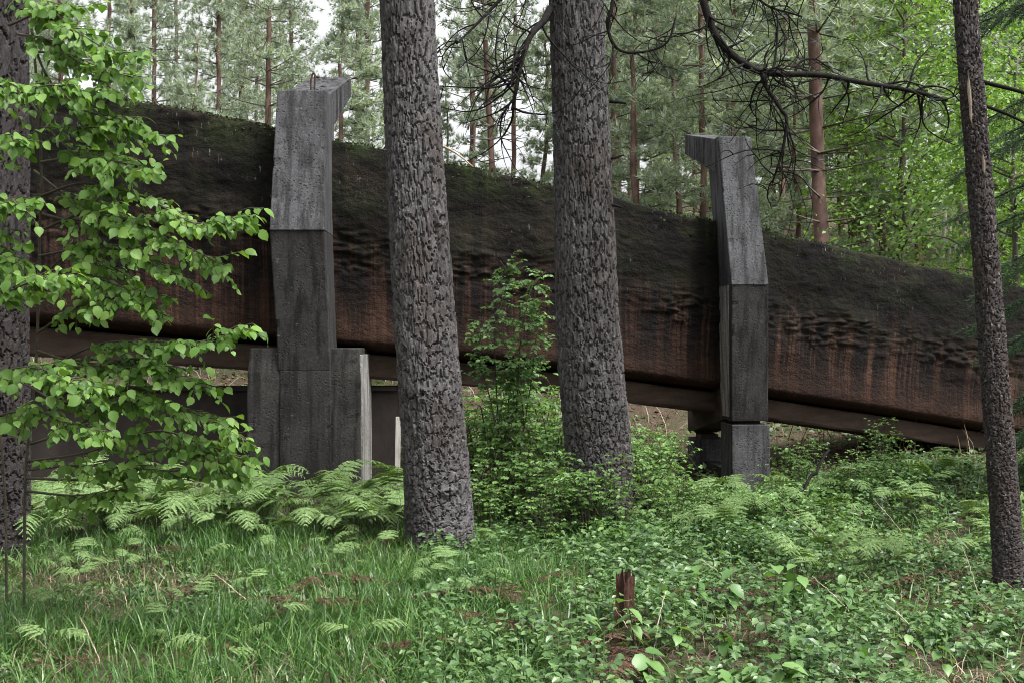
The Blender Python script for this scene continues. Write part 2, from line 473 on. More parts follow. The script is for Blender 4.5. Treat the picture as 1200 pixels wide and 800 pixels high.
bsel = fbm(A * .9 + 5, Z * 1.6, None, 3, 37)
band = sstep(.40, .50, T) * (1 - .95 * sstep(.56, .68, T)) * np.clip(.45 + 1.3 * bsel, 0, 1)
face = sstep(.14, .2, T) * (.35 + .65 * sstep(.25, .4, T))
disp = (np.abs(rip) * .11 - .025) * np.clip(band, 0, 1) + .040 * fbm(A * 2.2, Z * 3.4, None, 5, 41) * face + .045 * wav * face
disp += .008 * fbm(A * 12, Z * 24, None, 3, 43) * face
O2 = O - disp
V = np.stack([tx[:, None] + tn[:, 0:1] * O2, ty[:, None] + tn[:, 1:2] * O2, Z + .012 * fbm(A * 5, T * 9, None, 3, 47) * face], -1)
uv = np.stack([A, T], -1).reshape(-1, 2)
track = empty('bobsled_track', (tx[380], ty[380], 0), 'long dark banked concrete bobsled track with mossy top and rust-brown streaked lower side', 'track')
mb = MB(); mb.add(V, grid_faces(len(arc), len(pt)))
part(track, 'shell', mb, M['track'], True, uv)
nf = 9000
fi = rng.integers(0, len(arc) - 1, nf); dens_ = fbm(arc[fi] * 1.3, arc[fi] * 0, None, 3, 63)
fi = fi[rng.random(nf) < np.clip(.45 + 1.1 * dens_, .05, 1)]; nf = len(fi)
oo = rng.uniform(-.085, .16, nf); zz_ = np.where(oo < -.06, -rng.random(nf) ** 2 * .22, .0)
fp = np.stack([tx[fi] + tn[fi, 0] * oo, ty[fi] + tn[fi, 1] * oo, tzt[fi] + zz_ + rng.uniform(-.01, .012, nf)], -1)
mb = MB(); scatter(mb, np.array([(0, -.3, 0), (0, .3, 0), (.6, .25, .05), (1, 0, 0), (.6, -.25, .05)]), np.array([(0, 1, 2), (0, 2, 4), (4, 2, 3)]), fp,
                   np.stack([rng.normal(size=nf), rng.normal(size=nf) - .5, rng.uniform(-.3, 1, nf)], -1), rng.normal(size=(nf, 3)) + [0, -.4, .8], rng.uniform(.012, .042, nf))
part(track, 'moss_fringe', mb, M['moss'], kind='stuff')
# running surface of the chute, seen only from above
ip = np.array([(.97, .20), (.80, .18), (.60, .22), (.42, .34), (.30, .55), (.24, .8), (.22, 1.1), (.26, 1.35), (.30, 1.4), (.30, 1.5), (.0, 1.5)])
V = np.stack([tx[::6, None] + tn[::6, 0:1] * ip[:, 1], ty[::6, None] + tn[::6, 1:2] * ip[:, 1], tzb[::6, None] + (tzt - tzb)[::6, None] * ip[:, 0]], -1)
mb = MB(); mb.add(V, grid_faces(V.shape[0], len(ip)))
part(track, 'running_surface', mb, M['lowwall'], True)
# edge beam under the shell
bp = np.array([(.108, 1.0), (.108, .32), (.100, .30), (.05, .305), (.012, .31), (.0, .33), (.0, 1.5)])
sub = slice(None, None, 3)
Ab = arc[sub]
V = np.stack([tx[sub, None] + tn[sub, 0:1] * bp[:, 1], ty[sub, None] + tn[sub, 1:2] * bp[:, 1], tzb[sub, None] + (tzt - tzb)[sub, None] * bp[:, 0]], -1)
V += .008 * np.stack([fbm(Ab[:, None] * 4 + np.arange(7) * 9, Ab[:, None] * 0 + q, None, 3, 51) for q in (1, 2, 3)], -1)
mb = MB(); mb.add(V, grid_faces(V.shape[0], len(bp)))
part(track, 'edge_beam', mb, M['beam'], False)
# ------------------------------------------------------------------ pillars
def ring_rect(cx, cy, hx, hy, r, m=10):
    """rounded rectangle outline, counter-clockwise from above, with even spacing"""
    pts = []
    for (sx, sy, a0) in ((1, -1, -90), (1, 1, 0), (-1, 1, 90), (-1, -1, 180)):
        for a in np.linspace(a0, a0 + 90, 4):
            pts.append((cx + sx * (hx - r) + r * math.cos(R(a)), cy + sy * (hy - r) + r * math.sin(R(a))))
    pts = np.array(pts + [pts[0]])
    l = np.concatenate([[0], np.cumsum(np.hypot(*np.diff(pts, axis=0).T))])
    base = set(l[:-1]); s = sorted(base | set(np.linspace(0, l[-1], 4 * m, endpoint=False)))
    return np.stack([np.interp(s, l, pts[:, 0]), np.interp(s, l, pts[:, 1])], -1)

def loft(mb, secs, rows=40, r=.018, rough=.006, seed=0):
    """secs: list of (z, cx, cy, hx, hy); a cast concrete member with worn arrises"""
    secs = np.array(secs, float)
    zs = np.unique(np.concatenate([secs[:, 0], np.linspace(secs[0, 0], secs[-1, 0], rows), [secs[0, 0] + .01, secs[-1, 0] - .01]]))
    rings = []
    n0 = None
    unit = ring_rect(0, 0, 1, 1, .06)
    for z in zs:
        q = [np.interp(z, secs[:, 0], secs[:, i]) for i in (1, 2, 3, 4)]
        sh = .975 if z in (zs[0], zs[-1]) else 1.0
        rings.append(np.column_stack([q[0] + unit[:, 0] * q[2] * sh, q[1] + unit[:, 1] * q[3] * sh, np.full(len(unit), z)]))
    V = np.array(rings); n = V.shape[1]
    c = V.mean(1, keepdims=True)
    dirv = nrm((V - c) * [1, 1, 0])
    nz = fbm(V[..., 0] * 7 + seed, V[..., 1] * 7, V[..., 2] * 7, 4, 61)
    chip = np.minimum(fbm(V[..., 0] * 11 + seed, V[..., 1] * 11, V[..., 2] * 9, 3, 67) + .25, 0)
    corner = np.abs(unit[:, 0]) + np.abs(unit[:, 1]) > 1.8
    V = V + dirv * (nz * rough + chip * corner[None] * .06)[..., None]
    V = V.reshape(-1, 3)
    mb.add(V, [grid_faces(len(zs), n, True), np.arange(n)[None, ::-1], (np.arange(n) + (len(zs) - 1) * n)[None]])
def box_member(mb, a, b, w0, h0, w1, h1, seg=20, rough=.005, seed=0, side=None):
    """beam between two points with rectangular section (width, height) tapering"""
    a, b = np.array(a, float), np.array(b, float)
    t = nrm(b - a); s = nrm(np.cross(t, [0, 0, 1])); u = np.cross(s, t)
    unit = ring_rect(0, 0, 1, 1, .06)
    f = np.concatenate([[0, .006], np.linspace(.03, .97, seg), [.994, 1]])
    V = []
    for k_, q in enumerate(f):
        sh = .965 if k_ in (0, len(f) - 1) else 1
        w, h = (w0 + (w1 - w0) * q) / 2 * sh, (h0 + (h1 - h0) * q) / 2 * sh
        V.append(a + (b - a) * q + unit[:, 0:1] * w * s + unit[:, 1:2] * h * u)
    V = np.array(V); n = V.shape[1]
    nz = fbm(V[..., 0] * 8 + seed, V[..., 1] * 8, V[..., 2] * 8, 3, 71)
    V = V + nrm(V - V.mean(1, keepdims=True)) * (nz * rough)[..., None]
    mb.add(V.reshape(-1, 3), [grid_faces(len(f), n, True), np.arange(n)[None, ::-1], (np.arange(n) + (len(f) - 1) * n)[None]])

def local_part(root, name, mb, mats, smooth=False):
    return obj(name, mb.mesh(name, mats, (0, 0, 0), smooth), root)

def hook(root, c, h):
    mb = MB()
    tube(mb, smooth_path([c + np.array(q) * h for q in ((0, 0, -.3), (0, 0, .5), (.08, 0, .95), (.22, .0, 1.05), (.28, 0, .8), (.24, 0, .1), (.24, 0, -.3))], 16), .010, 6)
    tube(mb, [c + np.array((.2, 0, .85)) * h, c + np.array((.55, .1, .80)) * h], .012, 6)
    local_part(root, 'rebar_hook', mb, M['rebar'], True)

# left pillar, embedded in its wide base block
LX, LD = (356 - 600) / F * 12.6, 12.6
pil = empty('concrete_pillar', (LX, LD, 0), 'tall kinked concrete pillar rising out of a wide concrete base block', 'pillar', rz=R(1.0))
mb = MB(); loft(mb, [(1.29, .01, .28, .275, .30), (2.75, -.035, .13, .283, .355)], 36, seed=3)
local_part(pil, 'column_shaft', mb, M['shaft'])
mb = MB(); loft(mb, [(2.745, -.035, .12, .285, .36), (4.25, -.02, .30, .262, .30)], 36, seed=4)
local_part(pil, 'column_head', mb, M['pillar'])
mb = MB(); box_member(mb, (-.02, .20, 4.02), (-.02, 2.2, 4.74), .50, .42, .50, .24, seed=9)
for q in np.linspace(.28, .98, 13):        # board marks left by the formwork on both cheeks
    y = .2 + 2.0 * q; zc = 4.02 + .72 * q; h = (.42 - .18 * q) / 2
    for sx in (-1, 1):
        tube(mb, [(-.02 + sx * .252, y, zc - h * .9), (-.02 + sx * .252, y, zc + h * .92)], .012, 4)
local_part(pil, 'arm', mb, M['pillar'])
mb = MB()                                     # crumbled ridges on the arm's top face
for q in np.linspace(.18, .99, 15):
    y = .2 + 2.0 * q; zc = 4.02 + .72 * q + (.42 - .18 * q) / 2 - .005
    xs = np.linspace(-.25, .22, 22)
    p = np.stack([xs - .005, y + .02 * fbm(xs * 9 + q * 50, xs * 0, None, 3, 5), zc + .018 * fbm(xs * 13 + q * 90, xs * 0, None, 3, 6)], -1)
    tube(mb, p, .022 + .012 * fbm(xs * 16 + q * 30, xs * 0, None, 2, 8), 5)
local_part(pil, 'arm_topping', mb, M['pillar'])
hook(pil, np.array((.06, .1, 4.28)), .16)
mb = MB(); loft(mb, [(-.5, 0, .52, .60, .535), (1.20, .0, .52, .595, .535), (1.53, -.0, .53, .575, .515)], 40, rough=.012, seed=21)
local_part(pil, 'base_block', mb, M['pier'])
mb = MB(); loft(mb, [(-.5, .02, .27, .275, .30), (.93, .02, .27, .272, .298), (1.30, .015, .275, .27, .296)], 40, seed=25)
local_part(pil, 'column_foot', mb, M['pier'])
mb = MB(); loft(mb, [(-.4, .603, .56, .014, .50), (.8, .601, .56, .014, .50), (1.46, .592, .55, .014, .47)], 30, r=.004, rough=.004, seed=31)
local_part(pil, 'pale_face', mb, M['whitish'])  # thin pale slab laid over the block's right side
# right pillar: kinked column on a separate foot, a cross-head under the track and an inner leg
RX, RD = (880 - 600) / F * 14.2, 14.2
pir = empty('concrete_pillar', (RX, RD, -.3), 'slender kinked concrete pillar standing on separate square foot blocks', 'pillar', rz=R(4.0))
z0 = .3
mb = MB(); loft(mb, [(.655 + z0, -.01, .28, .222, .28), (2.26 + z0, -.075, .105, .221, .335)], 36, seed=33)
local_part(pir, 'column_shaft', mb, M['shaft'])
mb = MB(); loft(mb, [(2.255 + z0, -.075, .10, .222, .34), (4.03 + z0, -.20, .28, .20, .28)], 36, seed=34)
local_part(pir, 'column_head', mb, M['pillar'])
mb = MB(); box_member(mb, (-.20, .15, 3.82 + z0), (-.20, 1.85, 4.24 + z0), .38, .40, .38, .26, seed=39)
for q in np.linspace(.35, .97, 9):
    y = .15 + 1.7 * q; zc = 3.82 + z0 + .42 * q; h = (.40 - .14 * q) / 2
    for sx in (-1, 1):
        tube(mb, [(-.20 + sx * .192, y, zc - h * .9), (-.20 + sx * .192, y, zc + h * .9)], .010, 4)
local_part(pir, 'arm', mb, M['pillar'])
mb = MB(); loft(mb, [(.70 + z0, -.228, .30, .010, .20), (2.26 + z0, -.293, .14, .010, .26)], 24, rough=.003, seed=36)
local_part(pir, 'pale_face', mb, M['whitish'])  # thin pale slab along the shaft's left side
hook(pir, np.array((-.22, .15, 4.04 + z0)), .12)
mb = MB(); loft(mb, [(-.4, 0, .26, .235, .27), (.30 + z0, 0, .26, .235, .27), (.615 + z0, 0, .26, .232, .265)], 26, rough=.009, seed=43)
local_part(pir, 'foot_block', mb, M['pillar'])
mb = MB(); loft(mb, [(.60 + z0, .02, .28, .13, .16), (.67 + z0, .02, .28, .13, .16)], 4, seed=47)
local_part(pir, 'bearing_pad', mb, M['rebar'])
mb = MB(); loft(mb, [(-.5, -.06, 2.0, .22, .24), (.30 + z0, -.06, 2.0, .215, .235)], 20, seed=49)
local_part(pir, 'inner_leg', mb, M['pillar'])
mb = MB(); loft(mb, [(.28 + z0, -.06, 2.0, .12, .15), (.36 + z0, -.06, 2.0, .12, .15)], 4, seed=50)
local_part(pir, 'bearing_pad', mb, M['rebar'])
mb = MB(); box_member(mb, (-.05, .45, .84 + z0), (-.07, 2.25, .60 + z0), .40, .40, .40, .50, seed=53)
local_part(pir, 'cross_head', mb, M['beam'])
mb = MB(); box_member(mb, (-.02, .40, -.12 + z0), (-.05, 1.9, -.12 + z0), .20, .26, .20, .26, seed=55)
local_part(pir, 'tie_beam', mb, M['pier'])

# low foundation wall behind the left pillar
lw = empty('low_wall', (-4.2, 13.65, 0), 'low brown concrete wall under the track with its top edge below the gap', 'wall')
mb = MB(); box_member(mb, (-9.0, 13.72, .28), (-1.30, 13.78, .28), .30, 1.56, .30, 1.56, seg=70, rough=.012, seed=57)
part(lw, 'wall', mb, M['lowwall'])
mb = MB(); box_member(mb, (-9.0, 13.70, 1.065), (-1.31, 13.76, 1.065), .36, .05, .36, .05, seg=70, rough=.01, seed=58)
part(lw, 'coping', mb, M['lowwall'])
mb = MB()
a = P(465, 575, 12.4); b = P(465.5, 488, 12.4)
loft(mb, [(a[2] - .35, a[0], a[1], .028, .028), (b[2], b[0] + .01, b[1], .024, .024)], 14, rough=.004, seed=60)
o = obj('lit_corner_post', mb.mesh('lit_corner_post', M['lit_corner']))  # added post stands in for the lit corner of a pier wall
tag(o, 'thin pale post standing in for a lit wall corner, beside a thick pine trunk and the base block', 'post')

# ------------------------------------------------------------------ near pine trunks
def trunk_mesh(root, name, pts, rads, mat, cell=(.056, .120), depth=.0165, du=.0095, dv=.0115, flare=.35, seed=0, knots=()):
    L = np.linalg.norm(np.diff(np.asarray(pts), axis=0), axis=1).sum()
    nv = int(L / dv)
    c = smooth_path(pts, nv)
    seglen = np.concatenate([[0], np.cumsum(np.linalg.norm(np.diff(np.asarray(pts), axis=0), axis=1))])
    v = np.linspace(0, L, nv)
    r = np.interp(v, seglen, rads)
    rm = float(np.mean(rads))
    nu = int(2 * math.pi * rm / du)
    th = np.arange(nu) / nu * 2 * math.pi
    TH, VV = np.meshgrid(th, v)
    nper = max(4, int(round(2 * math.pi * rm / cell[0])))
    cs, sn = np.cos(TH), np.sin(TH)
    wx = fbm(cs * 2.2 + seed, sn * 2.2, VV * 1.6, 4, seed)
    wy = fbm(cs * 2.2 + seed, sn * 2.2, VV * 2.0 + 40, 4, seed + 3)
    fw = fbm(cs * 11 + seed, sn * 11, VV * 13, 3, seed + 5)
    U = TH / (2 * math.pi) * nper + wx * 1.3 + fw * .55
    W = VV / cell[1] + wy * .9 + fw * .6
    f1, f2, cid = worley(U, W, nper, seed)
    pl = sstep(.02, .20, f2 - f1)
    g1, g2, cid2 = worley(U * 2.0 + 7.3, W * 2.6, nper * 2, seed + 9)
    pl2 = sstep(.02, .14, g2 - g1)
    h1, h2, cid3 = worley(U * 4.0 + 3.1, W * 5.2, nper * 4, seed + 15)
    fur = 1 - np.abs(fbm(cs * rm * 16 + seed, sn * rm * 16, VV * 3.0 + wx * .8, 3, seed + 19)) * 3.2
    fur = sstep(.45, .95, fur)
    dsp = depth * (pl * (.95 + .40 * cid) + .30 * pl2 * cid2 * pl + .12 * cid3 - .45 * fur - .55)
    dsp += .004 * fbm(cs * 20 + seed, sn * 20, VV * 26, 2, seed + 11)
    dsp += .05 * rm * fbm(cs * .9 + seed, sn * .9, VV * .6, 3, seed + 13)
    fl = np.exp(-np.maximum(VV - .25, 0) / .22) * flare * (1 + .35 * np.cos(TH * 4 + seed) + .25 * np.cos(TH * 3 + seed * 2))
    rr = r[:, None] * (1 + fl * .5) + dsp
    for (kv, kt, kr, kh) in knots:
        dd = np.hypot((VV - kv) / kr, (np.angle(np.exp(1j * (TH - kt))) * rm) / kr)
        rr += kh * (np.exp(-dd ** 2) - 1.5 * np.exp(-(dd * 2.2) ** 2))
    t = nrm(np.gradient(c, axis=0))
    ax = nrm(np.cross(np.tile([0, 1.0, 0], (nv, 1)), t)); ay = np.cross(t, ax)
    V = c[:, None] + rr[..., None] * (cs[..., None] * ax[:, None] + sn[..., None] * ay[:, None])
    mb = MB(); mb.add(V.reshape(-1, 3), [grid_faces(nv, nu, True), (np.arange(nu) + (nv - 1) * nu)[None]])
    uvs = np.stack([TH * rm, VV], -1).reshape(-1, 2)
    return part(root, name, mb, mat, False, uvs)

def dead_stub(root, px, py, d, dx, dz, ln, r, mat='dead_twig'):
    a = P(px, py, d); mb = MB()
    tube(mb, smooth_path([a, a + np.array((dx * .5, -.03, dz * .4)) * ln, a + np.array((dx, -.02, dz)) * ln], 8), np.linspace(r, r * .5, 8), 6)
    part(root, 'branch_stub', mb, M[mat], True)

def pine(label, line, rads, mat, seed, **kw):
    p = [P(*q) for q in line]
    base = p[0].copy(); base[2] = float(gz(base[0], base[1]))
    r = empty('pine_tree', base, label, 'tree', 'thick pine trunks standing before the track')
    lo = base - (p[1] - base) / np.linalg.norm(p[1] - base) * .25
    top = p[-1] + (p[-1] - p[-2]) / np.linalg.norm(p[-1] - p[-2]) * 2.2
    trunk_mesh(r, 'trunk', [lo, base] + p[1:] + [top], [rads[0]] + list(rads) + [rads[-1] * .85], M[mat], seed=seed, **kw)
    return r

f9 = 9.0 / F; f10 = 10.2 / F
pineA = pine('thick furrowed pine trunk beside the pillar with the wide base block',
             [(517, 645, 9.0), (512, 560, 9.0), (500, 400, 9.0), (487, 200, 9.0), (477, 0, 9.0)], [43 * f9, 41 * f9, 38 * f9, 34.5 * f9, 32 * f9], 'bark', 101,
             flare=.38, knots=((2.95, -1.75, .05, .05), (2.1, -1.2, .04, .04), (4.1, -.7, .05, .05)))
pineB = pine('thick furrowed pine trunk with dead curling branches above a leafy undergrowth',
             [(708, 622, 10.2), (702, 540, 10.2), (690, 400, 10.2), (683, 200, 10.2), (675, 0, 10.2)], [47 * f10, 43 * f10, 39 * f10, 36 * f10, 32.5 * f10], 'bark', 202,
             flare=.42, knots=((2.9, -.6, .05, .05), (3.3, -1.6, .05, .04)))
pineC = pine('dark pine trunk standing behind the bright green hazel leaves',
             [(-4, 655, 8.8), (-3, 500, 8.8), (-4, 300, 8.8), (-2, 0, 8.8)], [37 * 8.8 / F, 35 * 8.8 / F, 35 * 8.8 / F, 34 * 8.8 / F], 'bark_dark', 303, flare=.15)
pineD = pine('slim leaning pine trunk with torn strips of pale bare wood',
             [(1184, 692, 7.7), (1175, 560, 7.7), (1163, 400, 7.7), (1147, 200, 7.7), (1131, 0, 7.7)], [19.5 * 7.7 / F, 17.5 * 7.7 / F, 16 * 7.7 / F, 15 * 7.7 / F, 13.5 * 7.7 / F], 'bark_thin', 404,
             cell=(.032, .05), depth=.009, du=.0075, dv=.008, flare=.2)
for (a_, b_) in (((1134, 82), (1139, 150)), ((1151, 178), (1154, 206))):   # stripped wood patches set in the bark
    p0, p1 = P(*a_, 7.7 - .083), P(*b_, 7.7 - .084)
    nn = 14; t = np.linspace(0, 1, nn)
    w = .013 * np.sin(np.pi * np.clip(t, .05, .95)) * (.7 + .5 * rng.random(nn))
    cpt = p0 + (p1 - p0) * t[:, None] + np.array((.006, 0, 0)) * fbm(t * 5, t * 0, None, 2, 3)[:, None]
    V = np.stack([cpt + np.array((-1, .6, 0)) * w[:, None], cpt + [0, -.004, 0], cpt + np.array((1, .6, 0)) * w[:, None]], 1)
    mb = MB(); mb.add(V.reshape(-1, 3), grid_faces(nn, 3)); part(pineD, 'bare_wood', mb, M['strip'], True)
dead_stub(pineB, 714, 119, 10.15, .9, -.1, .16, .018); dead_stub(pineB, 716, 186, 10.1, .9, .25, .12, .014)
dead_stub(pineB, 716, 240, 10.1, .8, -.2, .12, .016); dead_stub(pineA, 520, 172, 8.95, 1.0, -.7, .22, .010, 'straw')
dead_stub(pineD, 1152, 398, 7.68, -.8, .1, .06, .012); dead_stub(pineD, 1142, 120, 7.68, 1.0, -.5, .5, .012)
dead_stub(pineD, 1146, 95, 7.68, 1.0, -.35, .62, .015)

# hanging dead branches of the pine, with needle tufts
def tuft_template(nn, seed, spread=(25, 75), w=.045):
    g = np.random.default_rng(seed)
    V, Fc = [], []
    for k_ in range(nn):
        az = g.random() * 2 * math.pi; el = R(g.uniform(*spread))
        d = np.array((math.cos(el), math.sin(el) * math.cos(az), math.sin(el) * math.sin(az)))
        s = nrm(np.cross(d, g.normal(size=3)))
        b = np.array((g.uniform(-.25, .25), 0, 0)); l = g.uniform(.7, 1.05)
        V += [b - s * w * .5, b + s * w * .5, b + d * l]
        Fc.append((3 * k_, 3 * k_ + 1, 3 * k_ + 2))
    return np.array(V), np.array(Fc)
TUFT = tuft_template(26, 5, (10, 80), .03)

def curl(a, d0, ln, kx, n=14, sag=.0):
    """a twig path starting at a, heading d0, that bends steadily"""
    p = [np.array(a, float)]; d = nrm(d0); ax = nrm(kx[:3]); w = kx[3]
    st = ln / n
    for k_ in range(n):
        c_, s_ = math.cos(w / n), math.sin(w / n)
        d = d * c_ + np.cross(ax, d) * s_ + ax * (ax @ d) * (1 - c_)
        d = nrm(d + np.array((0, 0, -sag / n)) + rng.normal(size=3) * .09)
        p.append(p[-1] + d * st)
    return np.array(p)

def dead_branch(root, line, r0, ntw, tw_len, seed, tufts=0, bias=(0, 0, 0)):
    main = smooth_path([P(*q) for q in line], 40)
    mb = MB(); tube(mb, main, np.linspace(r0, r0 * .35, 40), 6)
    tips = []
    for k_ in range(ntw):
        i = int(rng.uniform(6, 39)); t = nrm(main[min(i + 1, 39)] - main[i - 1])
        d0 = nrm(t * .5 + rng.normal(size=3) * [.8, .45, .8] + np.array(bias))
        w = curl(main[i], d0, rng.uniform(.35, 1) * tw_len, (rng.normal() * .25, 1 if rng.random() < .6 else -1, rng.normal() * .4, rng.uniform(.2, 2.3)), 14, .45)
        tube(mb, w, np.linspace(max(.0065, r0 * .30), .0026, len(w)), 4); tips.append((w[-1], w[-1] - w[-3]))
        for _ in range(rng.integers(1, 4)):
            j = int(rng.uniform(3, 11))
            w2 = curl(w[j], nrm(w[j + 1] - w[j] + rng.normal(size=3) * .8), rng.uniform(.25, .55) * tw_len, (rng.normal() * .3, 1 if rng.random() < .5 else -1, rng.normal() * .3, rng.uniform(.2, 2.2)), 10, .45)
            tube(mb, w2, np.linspace(.0045, .0022, len(w2)), 4); tips.append((w2[-1], w2[-1] - w2[-3]))
    o = part(root, 'branch', mb, M['dead_twig'], True)
    if tufts:
        sel = rng.permutation(len(tips))[:tufts]
        m2 = MB(); scatter(m2, *TUFT, np.array([tips[s][0] for s in sel]), np.array([tips[s][1] for s in sel]), np.tile([0, 0, 1.0], (len(sel), 1)) + .1, rng.uniform(.08, .13, len(sel)))
        t_ = obj('needle_tuft', m2.mesh('needle_tuft', M['needle_dark'], root.location), o, 'stuff')
dead_branch(pineB, [(690, -330, 10.2), (760, -220, 9.6), (815, -30, 9.0), (838, 40, 8.9), (868, 72, 8.8), (900, 86, 8.8), (960, 88, 8.9), (1010, 97, 9.0), (1070, 107, 9.1), (1110, 118, 9.2)], .036, 46, .75, 1, 9)
dead_branch(pineB, [(893, 84, 8.8), (897, 100, 8.75), (915, 128, 8.7), (922, 142, 8.7), (916, 180, 8.7), (905, 215, 8.75)], .020, 24, .7, 2, 8)
dead_branch(pineB, [(645, 10, 10.1), (637, 25, 9.9), (622, 42, 9.7), (612, 70, 9.6), (606, 100, 9.5), (600, 130, 9.5)], .034, 26, .9, 3, 14, bias=(-.7, 0, -.25))
dead_branch(pineB, [(660, -120, 10.2), (640, -60, 9.9), (600, -15, 9.6), (565, 22, 9.5), (535, 52, 9.4)], .024, 16, .7, 4, 9, bias=(-.3, 0, -.2))
dead_branch(pineB, [(690, -140, 10.1), (720, -90, 9.8), (718, 0, 9.6), (712, 30, 9.6), (722, 56, 9.6), (745, 62, 9.6), (780, 52, 9.6), (792, 20, 9.6)], .020, 16, .6, 5, 6)
dead_branch(pineB, [(700, -220, 10.1), (800, -160, 9.5), (860, -60, 9.3), (890, 0, 9.2), (940, 20, 9.2)], .020, 28, .8, 6, 10)

# ------------------------------------------------------------------ leaf templates
def leaf_tpl(w=.40, fold=.10, droop=.16, tip=1.0):
    xs = np.array([-.03, .08, .36, .66, .85, tip]); hw = np.array([0, .62, 1.0, .82, .34, 0]) * w
    z = -droop * (xs / tip) ** 2
    V = [(xs[0], 0, 0)]
    for i in range(1, 5):
        V += [(xs[i], -hw[i], z[i] + fold * hw[i] / w), (xs[i], 0, z[i]), (xs[i], hw[i], z[i] + fold * hw[i] / w)]
    V.append((tip, 0, z[5]))
    Fc = [(0, 1, 2), (0, 2, 3)]
    for i in range(3):
        a = 1 + 3 * i
        Fc += [(a, a + 3, a + 4), (a, a + 4, a + 1), (a + 1, a + 4, a + 5), (a + 1, a + 5, a + 2)]
    Fc += [(10, 13, 11), (11, 13, 12)]
    return np.array(V), np.array(Fc)
HAZ = [leaf_tpl(.43, .14, .18), leaf_tpl(.40, .03, .34), leaf_tpl(.46, .22, .10)]
def small_leaf(w=.33, fold=.09, droop=.15):
    V = np.array([(0, 0, 0), (.42, -w, fold - droop * .2), (.42, 0, -droop * .2), (.42, w, fold - droop * .2), (.75, -w * .62, fold * .6 - droop * .55), (.75, w * .62, fold * .6 - droop * .55), (1, 0, -droop)])
    Fc = np.array([(0, 1, 2), (0, 2, 3), (1, 4, 2), (2, 5, 3), (2, 4, 6), (2, 6, 5)])
    return V, Fc
SML = small_leaf()
QL = (np.array([(0, 0, 0), (.5, -.32, .06), (1, 0, -.1), (.5, .32, .06)]), np.array([(0, 1, 2), (0, 2, 3)]))

